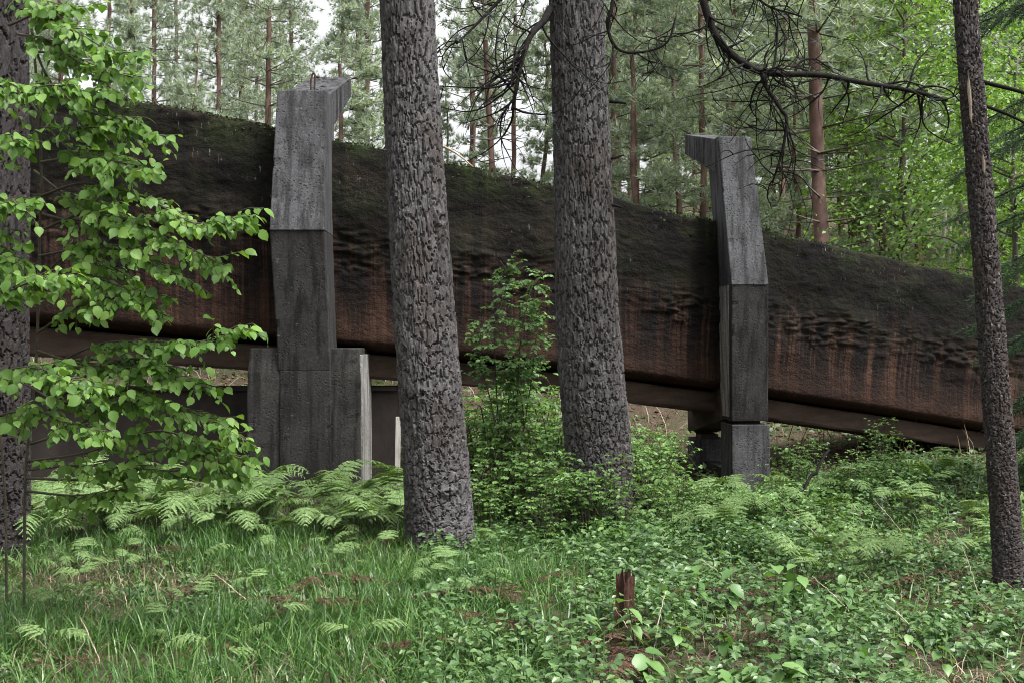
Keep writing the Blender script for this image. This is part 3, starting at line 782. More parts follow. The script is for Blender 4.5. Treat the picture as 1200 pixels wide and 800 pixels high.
# ------------------------------------------------------------------ hazel sapling on the left
hb = P(28, 650, 7.0); hb[2] = float(gz(hb[0], hb[1]))
hazel = empty('hazel_sapling', hb, 'bright green leafy hazel sapling spreading in front of a dark pine trunk', 'sapling')
stemline = [hb - [0, 0, .15], P(30, 560, 6.95), P(42, 430, 6.9), P(46, 300, 6.85), P(48, 180, 6.8), P(40, 60, 6.8), P(25, -80, 6.8), P(10, -260, 6.8)]
mb = MB(); tube(mb, smooth_path(stemline, 50), np.linspace(.009, .007, 50), 7)
tube(mb, smooth_path([hb - [.1, 0, .15], P(5, 560, 7.1), P(-12, 400, 7.15), P(-30, 200, 7.2), P(-50, -60, 7.2)], 40), np.linspace(.008, .006, 40), 6)
part(hazel, 'stem', mb, M['stem'], True)
hz_lines = [
    [(20, -60, 6.8), (50, 0, 6.6), (105, 48, 6.4), (182, 74, 6.2)],
    [(38, 60, 6.8), (80, 66, 6.7), (130, 84, 6.5), (160, 92, 6.4)],
    [(10, 30, 6.8), (60, 10, 6.6), (95, 8, 6.5)],
    [(30, 5, 6.8), (48, 75, 6.6), (80, 120, 6.5), (120, 135, 6.4), (172, 138, 6.3)],
    [(47, 150, 6.8), (90, 150, 6.6), (140, 152, 6.4), (196, 160, 6.2)],
    [(48, 190, 6.8), (90, 185, 6.5), (150, 192, 6.3), (190, 205, 6.2)],
    [(47, 230, 6.8), (100, 215, 6.6), (170, 232, 6.3), (230, 262, 6.1), (290, 250, 6.0)],
    [(47, 270, 6.8), (110, 248, 6.5), (180, 270, 6.3), (225, 292, 6.15), (262, 312, 6.1)],
    [(46, 300, 6.8), (110, 290, 6.5), (165, 300, 6.3), (208, 322, 6.2)],
    [(45, 345, 6.85), (90, 320, 6.6), (140, 335, 6.4), (205, 350, 6.2)],
    [(44, 390, 6.85), (90, 360, 6.6), (140, 350, 6.4), (200, 372, 6.25)],
    [(42, 440, 6.9), (110, 405, 6.6), (170, 400, 6.4), (235, 400, 6.2), (282, 380, 6.1)],
    [(38, 500, 6.95), (100, 440, 6.7), (160, 420, 6.5), (205, 440, 6.3), (248, 455, 6.2)],
    [(36, 520, 6.95), (90, 500, 6.7), (150, 455, 6.5), (220, 480, 6.3), (262, 500, 6.25), (302, 525, 6.2)],
    [(34, 540, 6.95), (100, 530, 6.7), (180, 505, 6.5), (240, 520, 6.4), (300, 545, 6.3)],
    [(32, 560, 6.95), (110, 560, 6.7), (170, 530, 6.5), (230, 530, 6.4), (270, 560, 6.35)],
    [(-12, 400, 7.15), (-10, 350, 6.6), (15, 340, 6.2), (50, 325, 6.1), (90, 330, 6.0)],
    [(-15, 360, 7.1), (-30, 300, 6.4), (5, 235, 6.2), (20, 240, 6.1)],
    [(-25, 250, 7.2), (-35, 180, 6.4), (5, 160, 6.2), (30, 165, 6.1)],
    [(-12, 420, 7.15), (-20, 440, 6.5), (30, 430, 6.2), (75, 440, 6.1), (110, 455, 6.0)],
    [(-8, 500, 7.1), (-10, 490, 6.6), (40, 480, 6.3), (85, 500, 6.1), (130, 505, 6.0)],
    [(-20, 300, 7.15), (-40, 310, 6.5), (0, 300, 6.3), (20, 310, 6.2)],
    [(40, 200, 6.9), (80, 230, 6.75), (120, 240, 6.7), (165, 262, 6.6)], [(44, 330, 6.9), (80, 300, 6.75), (125, 310, 6.7), (160, 330, 6.6)], [(30, 450, 6.9), (70, 470, 6.75), (115, 470, 6.7), (180, 470, 6.5)],
    [(34, 550, 6.95), (90, 545, 6.7), (150, 548, 6.5), (215, 552, 6.4)], [(30, 575, 6.95), (90, 580, 6.7), (150, 572, 6.5)], [(36, 120, 6.85), (75, 170, 6.7), (120, 178, 6.6), (160, 190, 6.5)],
    [(20, 40, 6.8), (60, 50, 6.6), (110, 90, 6.4), (140, 110, 6.3)], [(10, -20, 6.8), (50, 20, 6.6), (85, 35, 6.4), (130, 62, 6.3)], [(45, 250, 6.85), (100, 262, 6.6), (150, 258, 6.4), (205, 245, 6.25)], [(42, 410, 6.9), (90, 425, 6.6), (140, 430, 6.45), (190, 428, 6.3)],
    [(-40, 60, 7.2), (-30, 90, 6.5), (10, 110, 6.3), (60, 100, 6.2), (100, 112, 6.2)],
]
lp, lx, ln_, lsz = [], [], [], []
for line in hz_lines:
    main = smooth_path([P(*q) for q in line], 34); L = np.linalg.norm(np.diff(main, axis=0), axis=1).sum()
    mb = MB(); tube(mb, main, np.linspace(.0085, .0028, 34), 5)
    paths = [(main[12:], .042)]
    nt_ = int(L / .042)
    for k_ in range(nt_):
        i = int(np.clip(rng.uniform(.22, .97) * 33, 3, 32)); t = nrm(main[i + 1] - main[i - 1])
        sd = nrm(np.cross(t, [0, 0, 1])) * (1 if k_ % 2 else -1)
        d0 = nrm(t * .75 + sd * rng.uniform(.4, .95) + np.array((0, 0, rng.uniform(-.35, .35))))
        l = rng.uniform(.08, .34) * (1 - .35 * i / 33)
        w = curl(main[i], d0, l, (rng.normal(), rng.normal(), rng.normal(), rng.uniform(0, .6)), 8, .35)
        tube(mb, w, np.linspace(.0032, .0015, len(w)), 4); paths.append((w, .036))
    part(hazel, 'branch', mb, M['stem'], True)
    for (p, gap) in paths:
        gap = gap * .80
        sl_ = np.concatenate([[0], np.cumsum(np.linalg.norm(np.diff(p, axis=0), axis=1))])
        nl = max(2, int(sl_[-1] / gap))
        for q in range(nl):
            s = sl_[-1] * (q + .6 + .3 * rng.random()) / nl
            pos = np.array([np.interp(s, sl_, p[:, k_]) for k_ in range(3)])
            t = nrm(p[-1] - p[max(0, len(p) - 4)])
            sd = nrm(np.cross(t, [0, 0, 1])) * (1 if q % 2 else -1)
            d = nrm(t * (.75 if q < nl - 1 else 1.6) + sd * .9 + np.array((0, 0, -rng.uniform(.25, 1.15))) + rng.normal(size=3) * .25)
            up = nrm(np.array((0, -.35, .9)) + rng.normal(size=3) * .45)
            lp.append(pos + d * .008); lx.append(d); ln_.append(up); lsz.append(.026 + .046 * rng.random() ** 1.2)
lp, lx, ln_, lsz = map(np.array, (lp, lx, ln_, lsz))
leaf_px = 600 + F * lp[:, 0] / lp[:, 1]
vis = (leaf_px > 2) & (np.abs(lp[:, 2] - CAMZ) / lp[:, 1] < 400 / F)
order = np.argsort(-(lsz / lp[:, 1]) * vis)
big, rest = order[:300], order[300:]
meH = []
for v_ in range(3):
    mb = MB(); mb.add(HAZ[v_][0], HAZ[v_][1]); meH.append(mb.mesh('leaf', M['hazel'], smooth=True))
xx = nrm(lx); yy = nrm(np.cross(ln_, xx)); zz = np.cross(xx, yy)
for q, i in enumerate(big):
    o = obj('leaf', meH[q % 3], hazel)
    mm = np.eye(4); s = lsz[i]
    mm[:3, 0], mm[:3, 1], mm[:3, 2], mm[:3, 3] = xx[i] * s, yy[i] * s, zz[i] * s, lp[i] - hb
    o.matrix_local = Matrix(mm.tolist())
mb = MB()
for v_ in range(3):
    s = rest[v_::3]; scatter(mb, *HAZ[v_], lp[s], lx[s], ln_[s], lsz[s])
part(hazel, 'foliage', mb, M['hazel'], True, kind='stuff')

# ------------------------------------------------------------------ ferns
def frond_mesh(seed, stalk=.42, blade=.55, spread=.30, mats=None, flat=False):
    g = np.random.default_rng(seed)
    if flat:
        path = smooth_path([(0, 0, .0), (.15, 0, .07), (.35, .03, .06), (.6, .0, .03), (.85, -.05, .01)], 40); i0 = 10
    else:
        tilt = g.uniform(.04, .22); el = R(g.uniform(5, 55)); p_ = np.array((tilt, 0, stalk)); pts_ = [np.array((0, 0, -.06)), np.array((tilt * .35, 0, stalk * .5)), p_]
        for q in range(5):
            p_ = p_ + blade / 5 * np.array((math.cos(el), g.normal() * .12, math.sin(el))); el -= R(g.uniform(8, 26)); pts_.append(p_)
        path = smooth_path(pts_, 40); i0 = 13
    mb = MB(); tube(mb, path, np.linspace(.0045, .0012, 40), 5, 1)
    pp, xd, nd, sz = [], [], [], []
    npair = 10
    for k_ in range(npair):
        f = k_ / (npair - 1)
        ii = i0 + (39 - i0) * (f ** .9) * .97
        i = int(ii); base = path[min(i, 39)]; t = nrm(path[min(i + 1, 39)] - path[max(i - 1, 0)])
        sd = nrm(np.cross([0, 0, 1.0], t)); up = np.cross(t, sd)
        l = spread * (1 - f) ** .85 * (1 if k_ else .8) + .018
        for sgn in (-1, 1):
            d = nrm(sd * sgn + t * (.45 + .3 * f) + up * g.uniform(-.12, .12))
            m = max(4, int(l / .017))
            for j in range(m):
                h = (j + .6) / m
                c = base + d * l * h + np.array((0, 0, -.34 * l * h * h))
                pl = (.20 * l * (1 - h) ** .8 + .010) * g.uniform(.85, 1.15)
                pl = min(pl, .038)
                pr = np.cross(up, d)
                for s2 in (-1, 1):
                    pp.append(c); xd.append(nrm(pr * s2 + d * .55 + up * g.uniform(-.25, .1))); nd.append(up + g.normal(size=3) * .25); sz.append(pl)
            pr = np.cross(up, d); hs = np.linspace(0, 1, 6)
            cc = base + d * l * hs[:, None] + np.array((0, 0, -1.0)) * (.34 * l * hs ** 2)[:, None]
            ww = (.085 * l * (1 - hs) ** .8 + .003)[:, None] * pr
            mb.add(np.stack([cc - ww, cc + ww], 1).reshape(-1, 3), grid_faces(6, 2), 0)
            pp.append(base + d * l * .93 + np.array((0, 0, -.30 * l))); xd.append(d); nd.append(up); sz.append(.02)
    scatter(mb, np.array([(0, -.16, 0), (.55, -.24, .02), (1, 0, -.06), (.55, .24, .02), (0, .13, 0)]), np.array([(0, 1, 4), (4, 1, 3), (1, 2, 3)]), np.array(pp), np.array(xd), np.array(nd), np.array(sz), 0)
    return mb.mesh('frond', mats)
FR = [frond_mesh(10 + q, rng.uniform(.34, .52), rng.uniform(.50, .72), rng.uniform(.21, .30), [M['fern'], M['stem']]) for q in range(9)]
FRD = [frond_mesh(40 + q, mats=[M['dead_fern'], M['rot']], flat=True, spread=.22) for q in range(3)]

def fern(x, y, sc, label, group, nf=None, meshes=FR, name='fern', cat='fern', zoff=0.0):
    r = empty(name, (x, y, float(gz(x, y)) + zoff), label, cat, group, rng.uniform(0, 6.28))
    nf = nf or int(rng.integers(2, 5)); a0 = rng.uniform(0, 6.28)
    for q in range(nf):
        o = obj('frond', meshes[int(rng.integers(len(meshes)))], r)
        o.rotation_euler = (rng.normal() * .08, rng.normal() * .08, a0 + q * 6.28 / nf + rng.normal() * .4)
        s = sc * rng.uniform(.8, 1.2); o.scale = (s, s, s)
        o.location = (rng.normal() * .03, rng.normal() * .03, 0)
    return r
lab = 'green bracken fern in the bed before the low wall and base block'
for k_ in range(105):
    p = rng.uniform(20, 478); d = rng.uniform(9.0, 11.6)
    fern((p - 600) / F * d, d, rng.uniform(.46, .74) * (1 - .18 * (d > 10.8)), lab, 'bracken in the bed before the low wall')
lab = 'single bracken fern standing out of the open grass'
EXTRA = [(rng.uniform(10, 600), rng.uniform(5.9, 9.0)) for _ in range(26)]
for (p, d) in ((40, 6.0), (55, 6.3), (110, 7.4), (150, 8.2), (90, 8.6), (230, 7.0), (70, 9.2), (180, 9.0), (330, 6.4), (420, 6.0), (30, 8.0), (300, 8.6), (560, 5.7), (250, 5.7)) + tuple(EXTRA):
    fern((p - 600) / F * d, d, rng.uniform(.24, .42), lab, 'bracken in the grass', 2)
lab = 'bracken fern growing round the foot of the slender pillar'
for k_ in range(22):
    p = rng.uniform(740, 950); d = rng.uniform(9.0, 11.6)
    fern((p - 600) / F * d, d, rng.uniform(.36, .55), lab, 'bracken at the slender pillar')
lab = 'bracken fern on the low bank beside the slim leaning trunk'
for k_ in range(26):
    p = rng.uniform(940, 1230); d = rng.uniform(7.8, 11.2)
    fern((p - 600) / F * d, d, rng.uniform(.36, .58), lab, 'bracken on the bank')
lab = 'dead red-brown bracken fern collapsed among the green plants'
for (p, y_) in ((715, 785), (752, 760), (735, 795), (600, 720), (900, 700), (1030, 700), (500, 780), (170, 660), (360, 655), (440, 650), (560, 760), (640, 700), (950, 690), (1080, 690), (820, 720), (60, 790), (240, 700), (390, 700), (870, 760), (1130, 720), (300, 640), (430, 640), (350, 730), (530, 720)):
    d = CAMZ * F / (y_ - 400)
    fern((p - 600) / F * d, d, rng.uniform(.32, .55), lab, 'dead bracken', int(rng.integers(2, 4)), FRD, 'dead_fern', 'fern', .09)

# ------------------------------------------------------------------ bushes
def bush_meshes(seed, h, rad, nst, leaf, mat, lpn=34):
    g = np.random.default_rng(seed); st = MB(); pp, xd, nd, sz = [], [], [], []
    for k_ in range(nst):
        az = g.uniform(0, 6.28); out = g.uniform(.25, 1) * rad; hh = h * g.uniform(.35, 1.35)
        e = np.array((math.cos(az), math.sin(az), 0))
        p = smooth_path([e * .04 - [0, 0, .1], e * out * .3 + [0, 0, hh * .6], e * out * .7 + [0, 0, hh], e * out * 1.15 + np.array((0, 0, hh * g.uniform(.55, .95)))], 16)
        tube(st, p, np.linspace(.006, .002, 16), 4)
        for q in range(lpn // 3):
            f = g.uniform(.15, 1) * 15; i = min(int(f), 14); c = p[i] + (p[i + 1] - p[i]) * (f - i)
            a = g.uniform(0, 6.28); dd = nrm(np.array((math.cos(a), math.sin(a), g.uniform(-.2, .5))))
            c2 = c + dd * g.uniform(.03, .14)
            for off in (-.9, 0, .9):
                ca, sa = math.cos(off), math.sin(off)
                d2 = nrm(np.array((dd[0] * ca - dd[1] * sa, dd[0] * sa + dd[1] * ca, dd[2] * .4 - .25)))
                pp.append(c2); xd.append(d2); nd.append(np.array((0, 0, 1)) + g.normal(size=3) * .35); sz.append(leaf * g.uniform(.65, 1.2))
    lf = MB(); scatter(lf, *SML, np.array(pp), np.array(xd), np.array(nd), np.array(sz))
    return st.mesh('stems', M['stem'], smooth=True), lf.mesh('foliage', mat)
BU = [bush_meshes(70 + q, .75, .55, 26, .062, M['bramble']) for q in range(4)]
def bush(x, y, sc, label, group, name='bramble_bush', cat='bush', sz=None, variants=BU):
    r = empty(name, (x, y, float(gz(x, y))), label, cat, group, rng.uniform(0, 6.28))
    s = sc; r.scale = (s, s, s * (sz or 1))
    a, b = variants[int(rng.integers(len(variants)))]
    obj('stems', a, r, 'stuff'); obj('foliage', b, r, 'stuff')
    return r
lab = 'leafy bramble bush crowding the gap between the two thick pine trunks'
for (p, d, s) in ((575, 11.2, 1.1), (600, 11.8, 1.25), (630, 11.4, 1.2), (650, 11.0, 1.0), (590, 10.4, .8), (622, 10.3, .75), (560, 12.0, 1.1), (645, 12.3, 1.3), (605, 12.7, 1.35), (570, 9.9, .6)):
    bush((p - 600) / F * d, d, s, lab, 'brambles between the trunks')
lab = 'leafy bramble bush at the foot of the trunk with curling branches'
for (p, d, s) in ((660, 9.7, .75), (690, 9.5, .7), (725, 9.6, .75), (760, 10.2, .8), (752, 11.2, .85), (772, 12.0, .75), (762, 12.8, .85), (795, 11.0, .4), (640, 9.3, .6)):
    bush((p - 600) / F * d, d, s, lab, 'brambles at the trunk')
lab = 'small leafy bush before the foot of the slender pillar'
for (p, d, s) in ((800, 10.6, .5), (825, 10.4, .32), (862, 10.2, .3), (908, 10.6, .35), (930, 11.8, .6), (845, 9.9, .4), (790, 9.8, .5), (890, 9.8, .4)):
    bush((p - 600) / F * d, d, s, lab, 'bushes at the slender pillar')
lab = 'low leafy bush on the bank below the descending end of the track'
for k_ in range(16):
    p = rng.uniform(930, 1240); d = rng.uniform(11.0, 14.5)
    bush((p - 600) / F * d, d, rng.uniform(.35, .65), lab, 'bushes on the bank')

# tall thin shrub climbing between the trunks
sb = P(600, 520, 11.0); sb[2] = float(gz(sb[0], sb[1]))
shr = empty('climbing_shrub', sb, 'tall thin light green shrub climbing between the two thick trunks', 'shrub')
mb = MB(); pp, xd, nd, sz = [], [], [], []
for line in ([(585, 560), (583, 480), (580, 400), (590, 345), (594, 320), (586, 305)], [(600, 560), (606, 470), (610, 400), (622, 340), (640, 318)], [(615, 560), (612, 470), (600, 430), (640, 345)],
             [(590, 560), (575, 470), (562, 420), (566, 370)], [(605, 560), (622, 450), (628, 400), (634, 350)], [(600, 560), (596, 470), (612, 425), (622, 445)]):
    p = smooth_path([P(a, b, 11.0 + rng.uniform(-.25, .25)) for a, b in line], 30)
    p[0, 2] = sb[2] - .1
    tube(mb, p, np.linspace(.008, .002, 30), 4)
    for q in range(48):
        i = int(rng.uniform(6, 29)); d0 = nrm(np.array((rng.normal(), rng.normal() * .7, rng.uniform(-.1, .5))))
        w = curl(p[i], d0, rng.uniform(.08, .26), (rng.normal(), rng.normal(), rng.normal(), .8), 6, .4)
        tube(mb, w, .0018, 3)
        for c in w[2:]:
            for off in (-1, 1):
                t = nrm(w[-1] - w[0]); sd = nrm(np.cross(t, [0, 0, 1])) * off
                pp.append(c); xd.append(t * .5 + sd + np.array((0, 0, -.35)) + rng.normal(size=3) * .2); nd.append(np.array((0, -.3, 1)) + rng.normal(size=3) * .3); sz.append(rng.uniform(.03, .055))
part(shr, 'stems', mb, M['stem'], True, kind='stuff')
mb = MB(); scatter(mb, *SML, np.array(pp), np.array(xd), np.array(nd), np.array(sz)); part(shr, 'foliage', mb, M['seedling'], False, kind='stuff')

# ------------------------------------------------------------------ grass, ground cover, litter
def in_view(n, p0, p1, d0, d1):
    d = np.sqrt(rng.uniform(d0 ** 2, d1 ** 2, n)); p = rng.uniform(p0, p1, n)
    x = (p - 600) / F * d
    return x, d, p
def blades(x, y, h, w, lean, mat, name, label, cat='grass'):
    n = len(x); z = gz(x, y) - .015
    az = rng.uniform(0, 2 * math.pi, n); dr = np.stack([np.cos(az), np.sin(az), 0 * az], -1)
    fa = az + math.pi / 2 + rng.normal(0, .5, n); sd = np.stack([np.cos(fa), np.sin(fa), 0 * az], -1)
    b = np.stack([x, y, z], -1)
    t = np.array([0, .38, .72, 1.0]); wd = np.array([.8, 1, .65, 0])
    V = np.zeros((n, 7, 3)); k_ = 0
    for j in range(4):
        c = b + dr * (lean * h)[:, None] * t[j] ** 1.9 + np.array((0, 0, 1)) * (h * (t[j] - .42 * np.minimum(lean, 1.3) * t[j] ** 2.6))[:, None]
        if j < 3:
            V[:, k_] = c - sd * (w * wd[j])[:, None]; V[:, k_ + 1] = c + sd * (w * wd[j])[:, None]; k_ += 2
        else:
            V[:, 6] = c
    fc = np.array([(0, 1, 3), (0, 3, 2), (2, 3, 5), (2, 5, 4), (4, 5, 6)])
    mb = MB(); mb.add(V.reshape(-1, 3), (fc[None] + (np.arange(n) * 7)[:, None, None]).reshape(-1, 3))
    tag(obj(name, mb.mesh(name, mat), kind='stuff'), label, cat)
x, y, p = in_view(105000, -60, 1260, 5.0, 11.3)
dens = fbm(x * 1.4, y * 1.4, None, 3, 77)
left = np.where(p < 560, 1.0, np.clip(1 - (p - 560) / 160, .20, 1))
left = left * (1 - .55 * sstep(9.2, 10.2, y))
keep = rng.random(len(x)) < left * np.clip(.62 + .9 * dens, .12, 1)
x, y = x[keep], y[keep]
tall = np.clip(1 + .5 * fbm(x * .9, y * .9, None, 2, 81) + .25 * sstep(7.5, 9, y), .5, 1.6)
blades(x, y, rng.uniform(.09, .25, len(x)) * tall, rng.uniform(.0022, .0046, len(x)), rng.uniform(.15, 1.15, len(x)), M['grass'], 'grass', 'green grass covering the ground before the trunks')
x, y, p = in_view(15000, -60, 1260, 5.0, 11.0)
keep = fbm(x * 1.1, y * 1.1, None, 3, 91) > .02; x, y = x[keep], y[keep]
blades(x, y, rng.uniform(.06, .22, len(x)), rng.uniform(.0016, .0035, len(x)), rng.uniform(.5, 1.8, len(x)), M['straw_grass'], 'dry_grass', 'pale dry grass stalks among the green grass')

BARE = [((p_ - 600) / F * d_, d_, r_) for (p_, d_, r_) in ((722, 5.9, .27), (750, 5.7, .2), (560, 6.4, .2), (1070, 7.4, .2), (960, 7.7, .2))]
def cover(n, p0, p1, d0, d1, leaf, hmax, mat, name, label, seed, thr=-.25, per=7, tpl=SML, kindcat='plants'):
    x, y, p = in_view(n, p0, p1, d0, d1)
    keep = fbm(x * 1.2, y * 1.2, None, 3, seed) > thr
    for (bx, by, br) in BARE:
        keep &= (np.hypot((x - bx) / br, (y - by) / br) > 1) | (rng.random(len(x)) < .15)
    x, y = x[keep], y[keep]; n = len(x)
    z = gz(x, y); h = rng.uniform(.25, 1, n) * hmax * np.clip(1 + .8 * fbm(x * .8, y * .8, None, 2, seed + 5), .3, 1.6)
    pp, xd, nd, sz = [], [], [], []
    for q in range(per):
        az = rng.uniform(0, 6.28, n) ; hh = h * rng.uniform(.35, 1, n)
        d = np.stack([np.cos(az), np.sin(az), rng.uniform(-.5, .25, n)], -1)
        pp.append(np.stack([x, y, z + hh], -1) + d * .02); xd.append(d)
        nd.append(np.stack([rng.normal(0, .3, n), rng.normal(0, .3, n) - .15, np.ones(n)], -1)); sz.append(leaf * rng.uniform(.5, 1.25, n))
    mb = MB(); scatter(mb, *tpl, np.concatenate(pp), np.concatenate(xd), np.concatenate(nd), np.concatenate(sz))
    # stalks
    V = np.stack([np.stack([x - .0015, y, z - .01], -1), np.stack([x + .0015, y, z - .01], -1), np.stack([x, y, z + h], -1)], 1)
    mb.add(V.reshape(-1, 3), np.arange(3 * n).reshape(-1, 3))
    tag(obj(name, mb.mesh(name, mat), kind='stuff'), label, kindcat)
cover(6200, 500, 1270, 5.0, 11.5, .052, .25, M['cover'], 'ground_cover', 'dense low broad-leaved plants covering the ground under the slim trunk', 111)
cover(2600, -60, 600, 5.0, 10.0, .042, .14, M['cover'], 'ground_cover', 'small broad-leaved plants scattered through the grass', 113, .0)
cover(3800, 500, 1270, 8.6, 12.2, .052, .32, M['bramble'], 'undergrowth', 'tangled leafy undergrowth around the pillar foot and bank', 117, -.1)
def litter(n, p0, p1, d0, d1, sz0, sz1, mat, name, label):
    x, y, p = in_view(n, p0, p1, d0, d1)
    mb = MB(); scatter(mb, *QL, np.stack([x, y, gz(x, y) + rng.uniform(.004, .03, n)], -1), np.stack([rng.normal(size=n), rng.normal(size=n), rng.normal(size=n) * .3], -1),
                       np.stack([rng.normal(size=n) * .45, rng.normal(size=n) * .45, np.ones(n)], -1), rng.uniform(sz0, sz1, n))
    tag(obj(name, mb.mesh(name, mat), kind='stuff'), label, 'litter')
litter(9000, -80, 1280, 5.0, 13.5, .02, .06, M['litter'], 'leaf_litter', 'brown fallen leaves on the ground among the grass')
litter(9000, -100, 1400, 14.5, 26, .05, .13, M['litter'], 'leaf_litter', 'brown fallen leaves on the slope behind the track')

# broad-leaved seedlings
SEED_ME = []
for v_ in range(3):
    mb = MB(); mb.add(*leaf_tpl(.36, .09, .2 + .1 * v_)); SEED_ME.append(mb.mesh('leaf', M['seedling'], smooth=True))
lab = 'broad-leaved green seedling with large leaves near the rotten stump'
for (p, y_, h, s) in ((745, 735, .28, .10), (770, 700, .24, .075), (815, 690, .30, .085), (855, 690, .30, .09), (900, 695, .36, .085), (925, 700, .38, .085), (950, 700, .32, .085), (970, 720, .28, .08),
                      (760, 770, .16, .11), (830, 790, .14, .12), (880, 785, .16, .11), (915, 780, .2, .10), (800, 740, .26, .08), (720, 690, .30, .06), (1010, 760, .18, .08), (1060, 740, .22, .08), (690, 740, .2, .07),
                      (850, 640, .3, .07), (990, 690, .3, .07), (1120, 760, .2, .08), (620, 720, .2, .06), (860, 740, .22, .09), (940, 750, .25, .09)):
    d = min(CAMZ * F / (y_ + 40 - 400), 9.5); x = (p - 600) / F * d
    r = empty('seedling', (x, d, float(gz(x, d))), lab, 'seedling', 'broad-leaved seedlings')
    mb = MB(); top = np.array((rng.normal() * .04, rng.normal() * .04, h))
    pth = smooth_path([(0, 0, -.04), top * .5 + rng.normal(size=3) * .01, top], 8); tube(mb, pth, np.linspace(.004, .002, 8), 5)
    local_part(r, 'stem', mb, M['stem'], True)
    nl = int(rng.integers(6, 10))
    for q in range(nl):
        o = obj('leaf', SEED_ME[q % 3], r); f = .35 + .65 * (q + 1) / nl
        i = min(int(f * 7), 7); az = q * 2.4 + rng.normal() * .3
        o.location = pth[i].tolist(); ss = s * rng.uniform(.75, 1.2); o.scale = (ss, ss, ss)
        o.rotation_euler = (rng.normal() * .25, rng.uniform(-.15, .65), az)

# rotten stump, fallen sticks, dead stalks
st = P(732, 762, 6.4); st[2] = float(gz(st[0], st[1]))
mb = MB(); nn, mm_ = 22, 18
th = np.arange(mm_) / mm_ * 6.283
topj = .30 + .10 * rng.random(mm_)
V = np.stack([np.stack([st[0] + np.cos(th) * (.042 + .014 * np.cos(th * 5 + 1) + .02 * (1 - f) ** 2), st[1] + np.sin(th) * (.042 + .012 * np.cos(th * 4) + .02 * (1 - f) ** 2), st[2] - .05 + (topj + .05) * f], -1) for f in np.linspace(0, 1, nn)])
V[..., :2] += (.012 * fbm(th[None] * 2.5 + np.zeros((nn, 1)), np.linspace(0, 3, nn)[:, None] + 0 * th[None], None, 3, 7))[..., None] * np.stack([np.cos(th), np.sin(th)], -1)[None]
mb.add(V.reshape(-1, 3), [grid_faces(nn, mm_, True)])
mb.add(np.vstack([V[-1], [st[0], st[1], st[2] + .2]]), np.array([(i, (i + 1) % mm_, mm_) for i in range(mm_)]))
tag(obj('tree_stump', mb.mesh('tree_stump', M['rot'])), 'small rotten red-brown stump among seedlings and dead bracken', 'stump')
def stick(line, r0, r1, mat, name, label, cat='stick', group=None, sides=5):
    pts = [np.array((*q[:2], float(gz(q[0], q[1])) + q[2])) for q in line]
    mb = MB(); p = smooth_path(pts, 18); p[1:-1] += rng.normal(size=(16, 3)) * r0 * .5
    tube(mb, p, np.linspace(r0, r1, 18), sides)
    tag(obj(name, mb.mesh(name, M[mat], smooth=True)), label, cat, group)
def gp(px, d, h): return ((px - 600) / F * d, d, h)
stick([gp(912, 10.3, .03), gp(930, 10.4, .16), gp(950, 10.5, .32), gp(972, 10.8, .52)], .022, .012, 'dead_twig', 'fallen_branch', 'dark broken branch leaning in the undergrowth right of the pillar foot'.replace('right of', 'by'), 'branch')
lab = 'thin pale dead stalk lying loose among the green plants'
for (p, d, ln2, a, hh) in ((765, 6.1, .30, 1.3, .30), (752, 6.0, .25, 2.1, .22), (700, 6.2, .3, .4, .12), (1150, 7.4, .35, 1.8, .34), (1010, 7.0, .4, 2.3, .25), (880, 7.5, .4, 2.4, .2), (120, 6.0, .35, 2.0, .22), (150, 7.3, .3, 1.9, .2), (310, 7.0, .4, 2.5, .25),
                             (980, 9.2, .5, 2.4, .35), (1075, 9.0, .5, 2.2, .4), (1090, 6.4, .35, 2.2, .2)):
    x0, y0 = (p - 600) / F * d, d
    stick([(x0, y0, -.01), (x0 + math.cos(a) * ln2 * .5, y0 + .05, hh * .55), (x0 + math.cos(a) * ln2, y0 + .1, hh)], .0042, .002, 'straw', 'dead_stalk', lab, 'stalk', 'pale dead stalks')

# ------------------------------------------------------------------ forest behind the track
TU2 = tuft_template(16, 8, (15, 85), .11)
def pine_crown(seed, H, z0, Lm, dens=1.0):
    g = np.random.default_rng(seed); br = MB(); pp, xd, sz = [], [], []
    z = z0 * .45
    while z < H:
        f = max(0, (z - z0) / (H - z0)); dead = z < z0
        for q in range(int(g.integers(3, 6))):
            az = g.uniform(0, 6.28); L = Lm * ((1 - f) ** .75 + .08) * g.uniform(.55, 1.1) * (.55 if dead else 1)
            e = np.array((math.cos(az), math.sin(az), 0)); rise = g.uniform(-.05, .35) + .35 * f
            p = smooth_path([(0, 0, z), e * L * .5 + [0, 0, z + rise * L * .35], e * L + np.array((0, 0, z + rise * L * .9))], 7)
            tube(br, p, np.linspace(.020, .006, 7) * (1 - .5 * f), 3)
            if dead: continue
            for s in range(int(L * 9 * dens) + 3):
                h = g.uniform(.3, 1.0); c = e * L * h + np.array((0, 0, z + rise * L * .8 * h)) + g.normal(size=3) * np.array((.16, .16, .10)) * (L * .6 + .3)
                pp.append(c); xd.append(nrm(e * .6 + np.array((0, 0, .5)) + g.normal(size=3) * .6)); sz.append(g.uniform(.15, .29))
        z += g.uniform(.28, .5)
    nb = MB(); scatter(nb, *TU2, np.array(pp), np.array(xd), np.tile([.3, .2, 1.0], (len(pp), 1)), np.array(sz))
    tr = MB(); n = 24
    wob = np.cumsum(g.normal(size=(n, 2)) * .035, axis=0); wob -= wob[0]
    tube(tr, np.column_stack([wob, np.linspace(-.4, H, n)]), np.linspace(.115, .02, n) * (1 + .05 * g.normal(size=n)), 9)
    return tr.mesh('trunk', M['bark_red'], smooth=True), br.mesh('branches', M['bark_grey'], smooth=True), nb.mesh('crown', M['needle'])
